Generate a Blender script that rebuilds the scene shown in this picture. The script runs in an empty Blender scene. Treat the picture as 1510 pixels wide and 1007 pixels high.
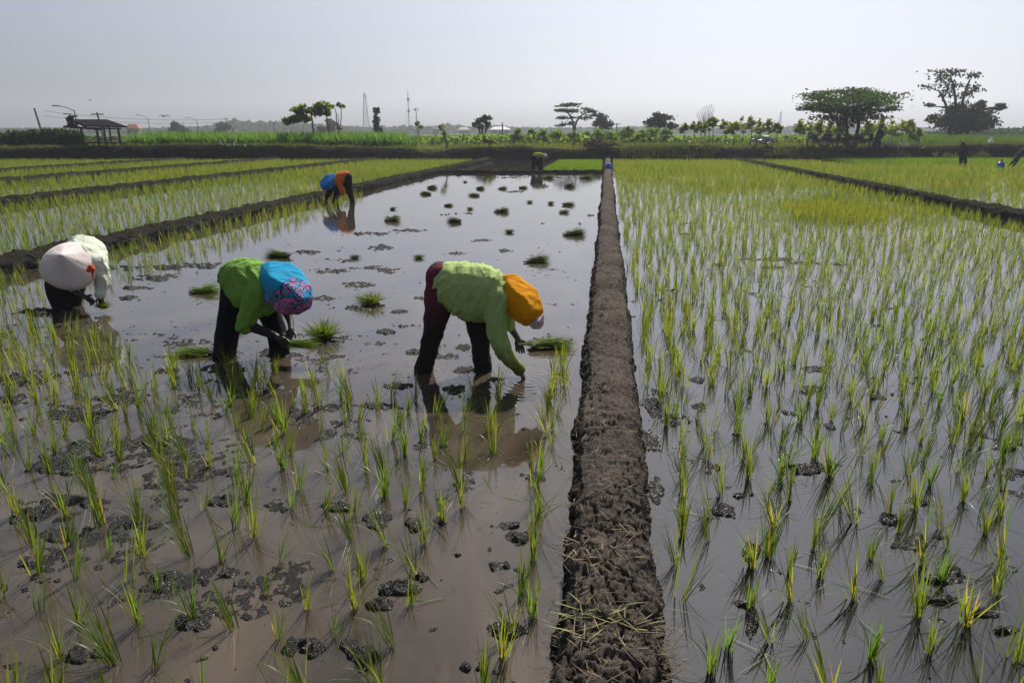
import bpy, bmesh, math, random
import numpy as np
from mathutils import Vector, Matrix, noise as mnoise

random.seed(11)
rng = np.random.default_rng(7)
R_ = math.radians
scene = bpy.context.scene
COL = scene.collection

# ------------------------------------------------------------------ camera
H = 2.0
PITCH, YAW = R_(17.02), R_(7.68)
W0, H0, FPX = 1510.0, 1007.0, 1510.0 * 24 / 36
FW = np.array([-math.sin(YAW), math.cos(YAW), 0.0])
RT = np.array([math.cos(YAW), math.sin(YAW), 0.0])
UPV = np.array([0, 0, 1.0])
CAM = np.array([0, 0, H])
AX = FW * math.cos(PITCH) - UPV * math.sin(PITCH)
CUP = FW * math.sin(PITCH) + UPV * math.cos(PITCH)

cd = bpy.data.cameras.new('camera')
cd.lens, cd.sensor_width, cd.sensor_fit = 24, 36, 'HORIZONTAL'
cd.clip_start, cd.clip_end = 0.05, 5000
cam = bpy.data.objects.new('camera', cd)
COL.objects.link(cam)
cam.location = CAM
cam.rotation_euler = (math.pi / 2 - PITCH, 0, YAW)
scene.camera = cam


def ray(px, py):
    return RT * ((px - W0 / 2) / FPX) + CUP * ((H0 / 2 - py) / FPX) + AX


def at(px, py, z=0.0):
    d = ray(px, py)
    return CAM + d * ((z - H) / d[2])


def at_d(px, py, D):
    d = ray(px, py)
    return CAM + d * (D / d.dot(FW))


def proj(p):
    q = np.asarray(p, float) - CAM
    zc = q @ AX
    return W0 / 2 + FPX * (q @ RT) / zc, H0 / 2 - FPX * (q @ CUP) / zc, zc


def W(X, D, z=0.0):
    """ground frame of the far side: X metres right, D metres ahead of the camera"""
    X, D, z = np.broadcast_arrays(np.asarray(X, float), np.asarray(D, float), np.asarray(z, float))
    return X[..., None] * RT + D[..., None] * FW + z[..., None] * UPV


# ------------------------------------------------------------------ noise
def _hash(ix, iy, seed):
    h = (ix.astype(np.int64) * 374761393 + iy.astype(np.int64) * 668265263 + seed * 974634777) & 0x7fffffff
    h = ((h ^ (h >> 13)) * 1274126177) & 0x7fffffff
    return (h ^ (h >> 16)) & 0x7fffffff


def perlin(x, y, seed=0):
    x = np.asarray(x, float); y = np.asarray(y, float)
    ix, iy = np.floor(x), np.floor(y)
    fx, fy = x - ix, y - iy
    u = fx * fx * fx * (fx * (fx * 6 - 15) + 10)
    v = fy * fy * fy * (fy * (fy * 6 - 15) + 10)
    def g(dx, dy):
        a = _hash(ix + dx, iy + dy, seed) / 0x7fffffff * 2 * math.pi
        return np.cos(a) * (fx - dx) + np.sin(a) * (fy - dy)
    a = g(0, 0) * (1 - u) + g(1, 0) * u
    b = g(0, 1) * (1 - u) + g(1, 1) * u
    return (a * (1 - v) + b * v) * 1.5


def fbm(x, y, seed=0, oct=4, gain=0.5):
    s, a, f, t = 0, 1, 1, 0
    for i in range(oct):
        s = s + a * perlin(x * f, y * f, seed + i * 17)
        t += a; a *= gain; f *= 2.03
    return s / t


def voro(x, y, seed=0):
    ix, iy = np.floor(x), np.floor(y)
    f1 = np.full(x.shape, 9.0); f2 = np.full(x.shape, 9.0); idv = np.zeros(x.shape)
    for dx in (-1, 0, 1):
        for dy in (-1, 0, 1):
            hx = _hash(ix + dx, iy + dy, seed) / 0x7fffffff
            hy = _hash(ix + dx, iy + dy, seed + 91) / 0x7fffffff
            d = np.hypot(ix + dx + hx - x, iy + dy + hy - y)
            m = d < f1
            f2 = np.where(m, f1, np.minimum(f2, d))
            idv = np.where(m, hx, idv)
            f1 = np.where(m, d, f1)
    return f1, f2, idv


def sstep(a, b, x):
    t = np.clip((x - a) / (b - a), 0, 1)
    return t * t * (3 - 2 * t)


# ------------------------------------------------------------------ object helpers
def tag(o, label=None, cat=None, group=None, kind=None):
    if label: o['label'] = label
    if cat: o['category'] = cat
    if group: o['group'] = group
    if kind: o['kind'] = kind
    return o


def empty(name, loc, rz=0, label=None, cat=None, group=None):
    o = bpy.data.objects.new(name, None)
    o.empty_display_size = 0.2
    COL.objects.link(o)
    o.location = loc
    o.rotation_euler = (0, 0, rz)
    return tag(o, label, cat, group)


def copy_tree(o, parent=None):
    c = o.copy(); COL.objects.link(c); c.parent = parent
    for ch in list(o.children):
        copy_tree(ch, c)
    return c


class MB:
    def __init__(s):
        s.v, s.f, s.c, s.n = [], [], [], 0

    def add(s, v, f, col=None):
        v = np.asarray(v, float).reshape(-1, 3)
        if isinstance(f, np.ndarray):
            s.f.extend((f + s.n).tolist())
        else:
            s.f.extend([tuple(i + s.n for i in q) for q in f])
        s.v.append(v)
        if col is None: col = (1, 1, 1)
        c = np.asarray(col, float)
        if c.ndim == 1: c = np.tile(c, (len(v), 1))
        s.c.append(c)
        s.n += len(v)
        return s

    def box(s, c, size, rz=0, col=None, tilt=None):
        x, y, z = np.array(size) / 2
        v = np.array([[-x, -y, -z], [x, -y, -z], [x, y, -z], [-x, y, -z], [-x, -y, z], [x, -y, z], [x, y, z], [-x, y, z]])
        if tilt is not None:
            v = np.array([Matrix.Rotation(tilt[1], 3, tilt[0]) @ Vector(p) for p in v])
        ca, sa = math.cos(rz), math.sin(rz)
        v = v @ np.array([[ca, sa, 0], [-sa, ca, 0], [0, 0, 1]]) + np.array(c)
        return s.add(v, [(3, 2, 1, 0), (4, 5, 6, 7), (0, 1, 5, 4), (1, 2, 6, 5), (2, 3, 7, 6), (3, 0, 4, 7)], col)

    def tube(s, pts, rad, n=8, col=None, caps=True):
        P = [np.array(p, float) for p in pts]
        if np.isscalar(rad): rad = [rad] * len(P)
        vs = []
        ref = np.array([0.31, 0.17, 0.93])
        for i, p in enumerate(P):
            t = P[min(i + 1, len(P) - 1)] - P[max(i - 1, 0)]
            t = t / (np.linalg.norm(t) + 1e-9)
            a = np.cross(t, ref)
            if np.linalg.norm(a) < 0.1: a = np.cross(t, [1, 0, 0])
            a /= np.linalg.norm(a); b = np.cross(t, a)
            for k in range(n):
                w = 2 * math.pi * k / n
                vs.append(p + (a * math.cos(w) + b * math.sin(w)) * rad[i])
        fs = []
        for i in range(len(P) - 1):
            for k in range(n):
                fs.append((i * n + k, i * n + (k + 1) % n, (i + 1) * n + (k + 1) % n, (i + 1) * n + k))
        if caps:
            fs.append(tuple(range(n - 1, -1, -1)))
            fs.append(tuple((len(P) - 1) * n + k for k in range(n)))
        return s.add(vs, fs, col)

    def ball(s, c, r, nu=10, nv=7, col=None, rot=None):
        r = np.array([r] * 3 if np.isscalar(r) else r, float)
        vs = [(0, 0, 1)]
        for i in range(1, nv):
            a = math.pi * i / nv
            for k in range(nu):
                w = 2 * math.pi * k / nu
                vs.append((math.sin(a) * math.cos(w), math.sin(a) * math.sin(w), math.cos(a)))
        vs.append((0, 0, -1))
        fs = [(0, 1 + k, 1 + (k + 1) % nu) for k in range(nu)]
        for i in range(nv - 2):
            for k in range(nu):
                a = 1 + i * nu
                fs.append((a + k, a + nu + k, a + nu + (k + 1) % nu, a + (k + 1) % nu))
        L = len(vs) - 1
        a = 1 + (nv - 2) * nu
        fs += [(a + k, L, a + (k + 1) % nu) for k in range(nu)]
        v = np.array(vs) * r
        if rot is not None: v = v @ np.array(rot).T
        return s.add(v + np.array(c), fs, col)

    def lathe(s, prof, n=24, frame=None, col=None, close=False):
        vs = []
        for (r, z) in prof:
            for k in range(n):
                w = 2 * math.pi * k / n
                vs.append((r * math.cos(w), r * math.sin(w), z))
        fs = []
        for i in range(len(prof) - 1):
            for k in range(n):
                fs.append((i * n + k, i * n + (k + 1) % n, (i + 1) * n + (k + 1) % n, (i + 1) * n + k))
        v = np.array(vs)
        if frame is not None:
            M, o = frame
            v = v @ np.array(M).T + np.array(o)
        return s.add(v, fs, col)

    def mesh(s, name):
        me = bpy.data.meshes.new(name)
        if not s.v: return me
        v = np.concatenate(s.v)
        me.from_pydata(v.tolist(), [], s.f)
        a = me.color_attributes.new('tint', 'FLOAT_COLOR', 'POINT')
        c = np.concatenate(s.c)
        a.data.foreach_set('color', np.concatenate([c, np.ones((len(c), 1))], 1).ravel().astype(np.float32))
        return me

    def build(s, name, mat, parent=None, smooth=False, offset=None):
        me = s.mesh(name)
        if offset is not None:
            me.transform(Matrix.Translation(Vector(-np.asarray(offset))))
        if smooth: me.polygons.foreach_set('use_smooth', [True] * len(me.polygons))
        me.update()
        o = bpy.data.objects.new(name, me)
        me.materials.append(mat)
        COL.objects.link(o)
        o.parent = parent
        return o


def grid_mesh(V, mat, name, keep=None, tint=None):
    """V: (rows, cols, 3) array -> smooth quad sheet"""
    r, c, _ = V.shape
    idx = np.arange(r * c).reshape(r, c)
    q = np.stack([idx[:-1, :-1], idx[:-1, 1:], idx[1:, 1:], idx[1:, :-1]], -1).reshape(-1, 4)
    if keep is not None: q = q[keep.reshape(-1)]
    used, inv = np.unique(q.ravel(), return_inverse=True)
    v = V.reshape(-1, 3)[used]
    return raw_mesh(v, inv.reshape(-1, 4), mat, name, True, None if tint is None else tint.reshape(-1, 3)[used])


def raw_mesh(v, q, mat, name, smooth=False, tint=None):
    me = bpy.data.meshes.new(name)
    k = q.shape[1]
    me.vertices.add(len(v)); me.vertices.foreach_set('co', np.ascontiguousarray(v, dtype=np.float32).ravel())
    me.loops.add(q.size); me.loops.foreach_set('vertex_index', np.ascontiguousarray(q, dtype=np.int32).ravel())
    me.polygons.add(len(q))
    me.polygons.foreach_set('loop_start', np.arange(0, q.size, k, dtype=np.int32))
    me.polygons.foreach_set('loop_total', np.full(len(q), k, dtype=np.int32))
    me.polygons.foreach_set('use_smooth', np.full(len(q), smooth))
    me.update(calc_edges=True)
    if tint is not None:
        a = me.color_attributes.new('tint', 'FLOAT_COLOR', 'POINT')
        a.data.foreach_set('color', np.concatenate([tint, np.ones((len(tint), 1))], 1).ravel().astype(np.float32))
    me.materials.append(mat)
    o = bpy.data.objects.new(name, me)
    COL.objects.link(o)
    return o


# ------------------------------------------------------------------ materials
class NT:
    def __init__(s, name):
        s.m = bpy.data.materials.new(name); s.m.use_nodes = True
        s.t = s.m.node_tree; s.t.nodes.clear()
        s.out = s.n('ShaderNodeOutputMaterial')

    def n(s, typ, **kw):
        nd = s.t.nodes.new(typ)
        for k, v in kw.items():
            if k.startswith('i_'):
                nd.inputs[k[2:].replace('_', ' ')].default_value = v
            else:
                setattr(nd, k, v)
        return nd

    def l(s, a, b): s.t.links.new(a, b)

    def coord(s, kind='Object', scale=(1, 1, 1)):
        tc = s.n('ShaderNodeTexCoord'); mp = s.n('ShaderNodeMapping')
        mp.inputs['Scale'].default_value = scale
        s.l(tc.outputs[kind], mp.inputs['Vector'])
        return mp.outputs['Vector']

    def noise(s, vec, scale, detail=4, rough=0.5):
        nd = s.n('ShaderNodeTexNoise'); nd.inputs['Scale'].default_value = scale
        nd.inputs['Detail'].default_value = detail; nd.inputs['Roughness'].default_value = rough
        s.l(vec, nd.inputs['Vector'])
        return nd.outputs['Fac']

    def ramp(s, fac, stops):
        r = s.n('ShaderNodeValToRGB')
        e = r.color_ramp.elements
        while len(e) > 1: e.remove(e[-1])
        for i, (p, c) in enumerate(stops):
            el = e[0] if i == 0 else e.new(p)
            el.position = p
            el.color = (c, c, c, 1) if np.isscalar(c) else (*c, 1)
        s.l(fac, r.inputs['Fac'])
        return r.outputs['Color']

    def mix(s, fac, a, b, mode='MIX'):
        m = s.n('ShaderNodeMix', data_type='RGBA', blend_type=mode)
        for sock, val in ((m.inputs[0], fac), (m.inputs[6], a), (m.inputs[7], b)):
            if hasattr(val, 'is_output'): s.l(val, sock)
            elif np.isscalar(val): sock.default_value = val
            else: sock.default_value = (*val, 1)
        return m.outputs[2]

    def bump(s, h, strength, dist):
        b = s.n('ShaderNodeBump'); b.inputs['Strength'].default_value = strength
        b.inputs['Distance'].default_value = dist
        s.l(h, b.inputs['Height'])
        return b.outputs['Normal']

    def princ(s, col, rough=0.7, spec=0.4, normal=None, **kw):
        p = s.n('ShaderNodeBsdfPrincipled')
        for sock, val in (('Base Color', col), ('Roughness', rough)):
            if hasattr(val, 'is_output'): s.l(val, p.inputs[sock])
            elif np.isscalar(val): p.inputs[sock].default_value = val
            else: p.inputs[sock].default_value = (*val, 1)
        p.inputs['Specular IOR Level'].default_value = spec
        if normal is not None: s.l(normal, p.inputs['Normal'])
        for k, v in kw.items(): p.inputs[k.replace('_', ' ')].default_value = v
        return p

    def done(s, shader):
        s.l(shader.outputs[0], s.out.inputs['Surface'])
        return s.m


def simple(name, col, rough=0.7, spec=0.3, var=0.25, scale=6, bump=0.0, metal=0.0):
    t = NT(name)
    v = t.coord('Object')
    f = t.noise(v, scale, 5, 0.6)
    c = t.mix(f, tuple(np.array(col) * (1 - var)), tuple(np.array(col) * (1 + var)))
    nrm = t.bump(t.noise(v, scale * 4, 4), bump, 0.02) if bump else None
    return t.done(t.princ(c, rough, spec, nrm, Metallic=metal))


def leafmat(name, col, trans=0.4, rough=0.45, tcol=None, spec=0.3):
    """leaf colour = col * tint attribute; part of the light passes through the blade"""
    t = NT(name)
    a = t.n('ShaderNodeAttribute', attribute_name='tint')
    c = t.mix(1.0, a.outputs['Color'], col, 'MULTIPLY')
    p = t.princ(c, rough, spec)
    tr = t.n('ShaderNodeBsdfTranslucent')
    c2 = t.mix(1.0, a.outputs['Color'], tcol or tuple(np.array(col) * np.array((1.5, 1.35, 0.6))), 'MULTIPLY')
    t.l(c2, tr.inputs['Color'])
    mx = t.n('ShaderNodeMixShader'); mx.inputs[0].default_value = trans
    t.l(p.outputs[0], mx.inputs[1]); t.l(tr.outputs[0], mx.inputs[2])
    return t.done(mx)


def cloth(name, col, var=0.18, weave=500, stain=None, trans=0.06, crease=0.8):
    """woven cloth; stain=(z0, z1, colour): soaked with mud below z0 (object space = world height)"""
    t = NT(name)
    v = t.coord('Object')
    f = t.noise(v, 9, 5, 0.6)
    c = t.mix(f, tuple(np.array(col) * (1 - var)), tuple(np.minimum(1, np.array(col) * (1 + var))))
    rough = 0.85
    if stain:
        tc = t.n('ShaderNodeTexCoord'); sx = t.n('ShaderNodeSeparateXYZ')
        t.l(tc.outputs['Object'], sx.inputs[0])
        nz = t.noise(v, 14, 4, 0.65)
        ad = t.n('ShaderNodeMath', operation='MULTIPLY_ADD')
        t.l(nz, ad.inputs[0]); ad.inputs[1].default_value = (stain[1] - stain[0]) * 1.2
        t.l(sx.outputs['Z'], ad.inputs[2])
        mr = t.n('ShaderNodeMapRange')
        d = (stain[1] - stain[0]) * 0.6
        mr.inputs['From Min'].default_value = stain[0] + d; mr.inputs['From Max'].default_value = stain[1] + d
        t.l(ad.outputs[0], mr.inputs['Value'])
        c = t.mix(mr.outputs[0], stain[2], c)
    n1 = t.noise(v, 14, 6, 0.6)
    nrm = t.bump(n1, crease, 0.035)
    p = t.princ(c, rough, 0.15, nrm)
    tr = t.n('ShaderNodeBsdfTranslucent'); t.l(c, tr.inputs['Color'])
    mx = t.n('ShaderNodeMixShader'); mx.inputs[0].default_value = trans
    t.l(p.outputs[0], mx.inputs[1]); t.l(tr.outputs[0], mx.inputs[2])
    return t.done(mx)


def water_mat(name, deep, silt, rough=0.03, ripple=0.02, rings=()):
    t = NT(name)
    v = t.coord('Object', (1, 0.55, 1))
    sw = t.n('ShaderNodeTexNoise'); sw.inputs['Scale'].default_value = 0.9; sw.inputs['Detail'].default_value = 7
    sw.inputs['Roughness'].default_value = 0.62; sw.inputs['Distortion'].default_value = 1.6
    t.l(v, sw.inputs['Vector'])
    c = t.mix(t.ramp(sw.outputs['Fac'], [(0.34, 0.0), (0.66, 1.0)]), deep, silt)
    f2 = t.noise(v, 9, 5, 0.7)
    c = t.mix(t.ramp(f2, [(0.58, 0.0), (0.72, 0.55)]), c, tuple(np.array(deep) * 0.6))
    v2 = t.coord('Object', (1, 1, 1))
    n1 = t.noise(v2, 5, 3, 0.5); n2 = t.noise(v2, 26, 2, 0.5)
    ad = t.n('ShaderNodeMath', operation='MULTIPLY_ADD'); ad.inputs[1].default_value = 0.12
    t.l(n2, ad.inputs[0]); t.l(n1, ad.inputs[2])
    nrm = t.bump(ad.outputs[0], ripple, 0.05)
    if rings:            # small waves spreading from legs and hands
        acc = None
        pos = t.n('ShaderNodeTexCoord').outputs['Object']
        for (x, y, r) in rings:
            ds = t.n('ShaderNodeVectorMath', operation='DISTANCE'); ds.inputs[1].default_value = (x, y, 0); t.l(pos, ds.inputs[0])
            wb = t.n('ShaderNodeMath', operation='MULTIPLY_ADD'); wb.inputs[1].default_value = 0.05; t.l(n1, wb.inputs[0]); t.l(ds.outputs['Value'], wb.inputs[2])
            fr = t.n('ShaderNodeMath', operation='MULTIPLY'); fr.inputs[1].default_value = 95; t.l(wb.outputs[0], fr.inputs[0])
            sn = t.n('ShaderNodeMath', operation='SINE'); t.l(fr.outputs[0], sn.inputs[0])
            fo = t.n('ShaderNodeMapRange'); fo.inputs['From Min'].default_value = r; fo.inputs['From Max'].default_value = 0.05
            t.l(ds.outputs['Value'], fo.inputs['Value'])
            ml = t.n('ShaderNodeMath', operation='MULTIPLY'); t.l(sn.outputs[0], ml.inputs[0]); t.l(fo.outputs[0], ml.inputs[1])
            if acc is None: acc = ml.outputs[0]
            else:
                s_ = t.n('ShaderNodeMath', operation='ADD'); t.l(acc, s_.inputs[0]); t.l(ml.outputs[0], s_.inputs[1]); acc = s_.outputs[0]
        b2 = t.n('ShaderNodeBump'); b2.inputs['Strength'].default_value = 0.22; b2.inputs['Distance'].default_value = 0.006
        t.l(acc, b2.inputs['Height']); t.l(nrm, b2.inputs['Normal']); nrm = b2.outputs['Normal']
    # muddy body colour under a mirror-like surface that strengthens towards grazing view
    df = t.n('ShaderNodeBsdfDiffuse'); t.l(c, df.inputs['Color']); t.l(nrm, df.inputs['Normal'])
    gl = t.n('ShaderNodeBsdfGlossy'); gl.inputs['Roughness'].default_value = rough; t.l(nrm, gl.inputs['Normal'])
    lw = t.n('ShaderNodeLayerWeight'); lw.inputs['Blend'].default_value = 0.5; t.l(nrm, lw.inputs['Normal'])
    pw = t.n('ShaderNodeMath', operation='POWER'); pw.inputs[1].default_value = 3.3; t.l(lw.outputs['Facing'], pw.inputs[0])
    ma = t.n('ShaderNodeMath', operation='MULTIPLY_ADD'); ma.inputs[1].default_value = 0.98; ma.inputs[2].default_value = 0.02
    t.l(pw.outputs[0], ma.inputs[0])
    mx = t.n('ShaderNodeMixShader'); t.l(ma.outputs[0], mx.inputs[0])
    t.l(df.outputs[0], mx.inputs[1]); t.l(gl.outputs[0], mx.inputs[2])
    return t.done(mx)


def mud_mat(name, dry, wet, zwet, rough_wet=0.28, bump=0.8, fine=1.0, spec=0.3):
    t = NT(name)
    v = t.coord('Object')
    tc = t.n('ShaderNodeTexCoord'); sx = t.n('ShaderNodeSeparateXYZ'); t.l(tc.outputs['Object'], sx.inputs[0])
    f = t.noise(v, 7, 6, 0.65)
    nz = t.n('ShaderNodeMath', operation='MULTIPLY_ADD'); t.l(f, nz.inputs[0]); nz.inputs[1].default_value = 0.12
    t.l(sx.outputs['Z'], nz.inputs[2])
    mr = t.n('ShaderNodeMapRange'); mr.inputs['From Min'].default_value = zwet[0] + 0.06; mr.inputs['From Max'].default_value = zwet[1] + 0.06
    t.l(nz.outputs[0], mr.inputs['Value'])
    big = t.noise(v, 2.3, 4, 0.6)
    d2 = t.mix(t.ramp(big, [(0.35, 0), (0.65, 1)]), tuple(np.array(dry) * 0.6), tuple(np.array(dry) * 1.35))
    fn = t.noise(v, 60, 4, 0.7)
    d3 = t.mix(t.ramp(fn, [(0.3, 0), (0.7, 1)]), d2, t.mix(0.22, d2, (0.30, 0.26, 0.22)) if dry[0] > .04 else d2)
    c = t.mix(mr.outputs[0], wet, d3)
    rg = t.n('ShaderNodeMapRange'); rg.inputs['To Min'].default_value = rough_wet; rg.inputs['To Max'].default_value = 0.85
    t.l(mr.outputs[0], rg.inputs['Value'])
    b1 = t.noise(v, 45 * fine, 6, 0.72)
    b2 = t.noise(v, 160 * fine, 3, 0.6)
    ad = t.n('ShaderNodeMath', operation='MULTIPLY_ADD'); ad.inputs[1].default_value = 0.4
    t.l(b2, ad.inputs[0]); t.l(b1, ad.inputs[2])
    nrm = t.bump(ad.outputs[0], bump, 0.02)
    # crumbled mud: matt body with a thin broken wet film
    df = t.n('ShaderNodeBsdfDiffuse'); t.l(c, df.inputs['Color']); t.l(nrm, df.inputs['Normal'])
    gl = t.n('ShaderNodeBsdfGlossy'); t.l(rg.outputs[0], gl.inputs['Roughness']); t.l(nrm, gl.inputs['Normal'])
    mx = t.n('ShaderNodeMixShader'); mx.inputs[0].default_value = spec
    t.l(df.outputs[0], mx.inputs[1]); t.l(gl.outputs[0], mx.inputs[2])
    return t.done(mx)


def ground_mat(name, a, b, scale=0.3, c3=None, scale3=0.05):
    t = NT(name)
    v = t.coord('Object')
    c = t.mix(t.ramp(t.noise(v, scale, 6, 0.65), [(0.35, 0), (0.65, 1)]), a, b)
    if c3: c = t.mix(t.ramp(t.noise(v, scale3, 3, 0.5), [(0.45, 0), (0.6, 1)]), c, c3)
    nrm = t.bump(t.noise(v, 6, 5, 0.7), 0.6, 0.08)
    return t.done(t.princ(c, 0.95, 0.01, nrm))


M_WATER_L = water_mat('silty_water', (0.032, 0.027, 0.021), (0.088, 0.068, 0.049), rings=[(*at(a, b_)[:2], r) for a, b_, r in ((778, 562, .5), (625, 548, .35), (712, 552, .4), (331, 528, .35), (412, 528, .45), (92, 460, .4), (150, 455, .3))])
M_WATER_R = water_mat('grey_water', (0.022, 0.022, 0.023), (0.036, 0.034, 0.032))
M_MUD = mud_mat('wet_mud', (0.020, 0.0175, 0.0155), (0.0115, 0.0102, 0.0095), (0.05, 0.16), 0.25, 0.8, 0.8, 0.038)
M_BUND = mud_mat('bund_mud', (0.064, 0.050, 0.041), (0.010, 0.0085, 0.008), (0.06, 0.20), 0.45, 1.0, 1.0, 0.02)
M_BUND2 = mud_mat('dark_bund_mud', (0.014, 0.0115, 0.009), (0.008, 0.007, 0.006), (0.04, 0.2), 0.6, 0.9, 0.5, 0.015)
M_LEVEE = ground_mat('embankment_earth', (0.008, 0.007, 0.006), (0.024, 0.019, 0.014), 1.2, (0.013, 0.016, 0.006), 0.25)
M_LAND = ground_mat('far_land', (0.055, 0.075, 0.018), (0.10, 0.10, 0.03), 0.12, (0.035, 0.05, 0.015), 0.02)
M_RICE = leafmat('rice_leaf', (0.095, 0.145, 0.02), 0.5, 0.4, (0.30, 0.34, 0.032))
M_BUNDLE = leafmat('seedling_leaf', (0.09, 0.145, 0.02), 0.42, 0.45, (0.24, 0.30, 0.02))
M_NURS = leafmat('nursery_leaf', (0.085, 0.165, 0.012), 0.5, 0.4, (0.20, 0.32, 0.01))
M_STRAW = leafmat('dry_straw_leaf', (0.30, 0.24, 0.14), 0.25, 0.6, (0.35, 0.28, 0.12))
M_TREE = leafmat('tree_leaf', (0.040, 0.066, 0.016), 0.3, 0.7, (0.085, 0.13, 0.016), 0.05)
M_PALE = leafmat('pale_tree_leaf', (0.085, 0.130, 0.025), 0.5, 0.5, (0.30, 0.38, 0.03), 0.12)
M_GRASS = leafmat('bank_grass_leaf', (0.08, 0.105, 0.022), 0.4, 0.6, (0.16, 0.18, 0.03), 0.1)
M_CORN = leafmat('corn_leaf', (0.055, 0.12, 0.018), 0.4, 0.5, (0.13, 0.24, 0.02), 0.15)
M_BARK = simple('bark', (0.06, 0.05, 0.042), 0.9, 0.1, 0.35, 8, 0.5)
M_BARKP = simple('pale_bark', (0.16, 0.14, 0.11), 0.9, 0.1, 0.3, 8, 0.4)
M_ROOT = simple('muddy_roots', (0.035, 0.028, 0.02), 0.5, 0.5, 0.4, 30, 0.6)
M_SKIN = simple('brown_skin', (0.13, 0.068, 0.045), 0.55, 0.4, 0.2, 20, 0.1)
M_MUDSKIN = simple('mud_coated_skin', (0.045, 0.030, 0.024), 0.4, 0.5, 0.4, 30, 0.4)
M_DARKMETAL = simple('dark_metal', (0.035, 0.036, 0.04), 0.5, 0.5, 0.2, 5)
M_STEEL = simple('grey_steel', (0.20, 0.21, 0.22), 0.5, 0.5, 0.15, 3)
M_BLACK = simple('black_plastic', (0.015, 0.015, 0.017), 0.45, 0.5, 0.2, 5)
M_SILVER = simple('silver_paint', (0.35, 0.36, 0.38), 0.35, 0.5, 0.1, 5)
M_REDP = simple('dark_red_paint', (0.12, 0.015, 0.015), 0.35, 0.5, 0.1, 5)
M_BLUEP = simple('dark_blue_paint', (0.02, 0.03, 0.09), 0.35, 0.5, 0.1, 5)
M_WOOD = simple('weathered_wood', (0.045, 0.038, 0.032), 0.85, 0.1, 0.3, 6, 0.3)
M_ROOF = simple('dark_roofing', (0.012, 0.012, 0.013), 0.9, 0.02, 0.25, 2)
M_TILE = simple('red_roof_tile', (0.32, 0.13, 0.09), 0.8, 0.2, 0.2, 1)
M_WALL = simple('pale_plaster', (0.45, 0.42, 0.38), 0.85, 0.2, 0.1, 1)
M_WINDOW = simple('dark_glass', (0.02, 0.025, 0.03), 0.1, 0.5, 0.1, 1)
M_BLUEBAG = simple('blue_plastic', (0.02, 0.17, 0.62), 0.4, 0.5, 0.15, 12, 0.3)
M_WHITEBAG = simple('white_plastic', (0.72, 0.72, 0.72), 0.5, 0.4, 0.08, 12, 0.3)
M_ORANGEBAG = simple('orange_plastic', (0.65, 0.16, 0.03), 0.5, 0.4, 0.1, 12, 0.2)
M_GREYPOLE = simple('concrete_pole', (0.16, 0.16, 0.16), 0.85, 0.2, 0.1, 3)
M_FEATHER = simple('dark_feathers', (0.04, 0.04, 0.045), 0.8, 0.2, 0.2, 10)

# ------------------------------------------------------------------ leaf / blade generators
def blade_arrays(base, az, tilt, curve, L, Wd, K, tint, twist=None, prof=None, roll=None):
    """arrays of N blades -> verts (N*(K+1)*2,3), quads, tints"""
    N = len(base)
    s = np.linspace(0, 1, K + 1)
    ang = tilt[:, None] + curve[:, None] * (s[None, :] ** 1.3)
    mid = (ang[:, 1:] + ang[:, :-1]) / 2
    hx = np.concatenate([np.zeros((N, 1)), np.cumsum(np.sin(mid), 1)], 1) * (L / K)[:, None]
    hz = np.concatenate([np.zeros((N, 1)), np.cumsum(np.cos(mid), 1)], 1) * (L / K)[:, None]
    ca, sa = np.cos(az)[:, None], np.sin(az)[:, None]
    P = np.stack([base[:, :1] + hx * ca, base[:, 1:2] + hx * sa, base[:, 2:3] + hz], -1)
    pa = az + (math.pi / 2 if twist is None else math.pi / 2 + twist)
    perp = np.stack([np.cos(pa), np.sin(pa), np.zeros(N)], -1)
    if roll is not None:
        up_ = np.stack([-np.cos(tilt) * np.cos(az), -np.cos(tilt) * np.sin(az), np.sin(tilt)], -1)
        perp = perp * np.cos(roll)[:, None] + up_ * np.sin(roll)[:, None]
    if prof is None: prof = np.minimum(1, 0.45 + 1.6 * s) * np.clip(1.03 - s ** 2.2, 0.03, 1)
    off = perp[:, None, :] * (Wd[:, None] * prof[None, :] / 2)[..., None]
    V = np.stack([P - off, P + off], 2).reshape(-1, 3)
    b = (np.arange(N) * (K + 1) * 2)[:, None, None]
    k = (np.arange(K) * 2)[None, :, None]
    q = (b + k + np.array([0, 1, 3, 2])[None, None, :]).reshape(-1, 4)
    # stems are paler and yellower towards the root
    t = tint[:, None, :] * np.ones((1, K + 1, 1))
    t = np.repeat(t, 2, 1).reshape(-1, 3)
    return V, q, t


def leaf_cards(P, size, tint, flat=0.0, aspect=1.8):
    """P (N,3) leaf centres; random oriented pointed leaves (one quad each, kite-shaped)"""
    N = len(P)
    a = rng.normal(size=(N, 3)); a[:, 2] *= (1 - flat)
    a /= np.linalg.norm(a, axis=1, keepdims=True) + 1e-9
    r = rng.normal(size=(N, 3)); r[:, 2] *= (1 - flat)
    b = r - a * (r * a).sum(1, keepdims=True)
    b /= np.linalg.norm(b, axis=1, keepdims=True) + 1e-9
    l = size[:, None] * a * 0.5; w = size[:, None] * b * (0.5 / aspect)
    V = np.stack([P - l, P - 0.1 * l + w, P + l, P - 0.1 * l - w], 1).reshape(-1, 3)
    q = np.arange(N * 4).reshape(N, 4)
    return V, q, np.repeat(tint, 4, 0)


def rice_tints(n, yellow=0.5, spread=0.5):
    y = np.clip(rng.normal(yellow, 0.25 * spread * 2, n), 0, 1)[:, None]
    v = rng.uniform(0.7, 1.2, (n, 1))
    g = np.array([[0.50, 0.85, 0.8]]); ye = np.array([[1.35, 1.15, 0.85]])
    return (g * (1 - y) + ye * y) * v


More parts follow.
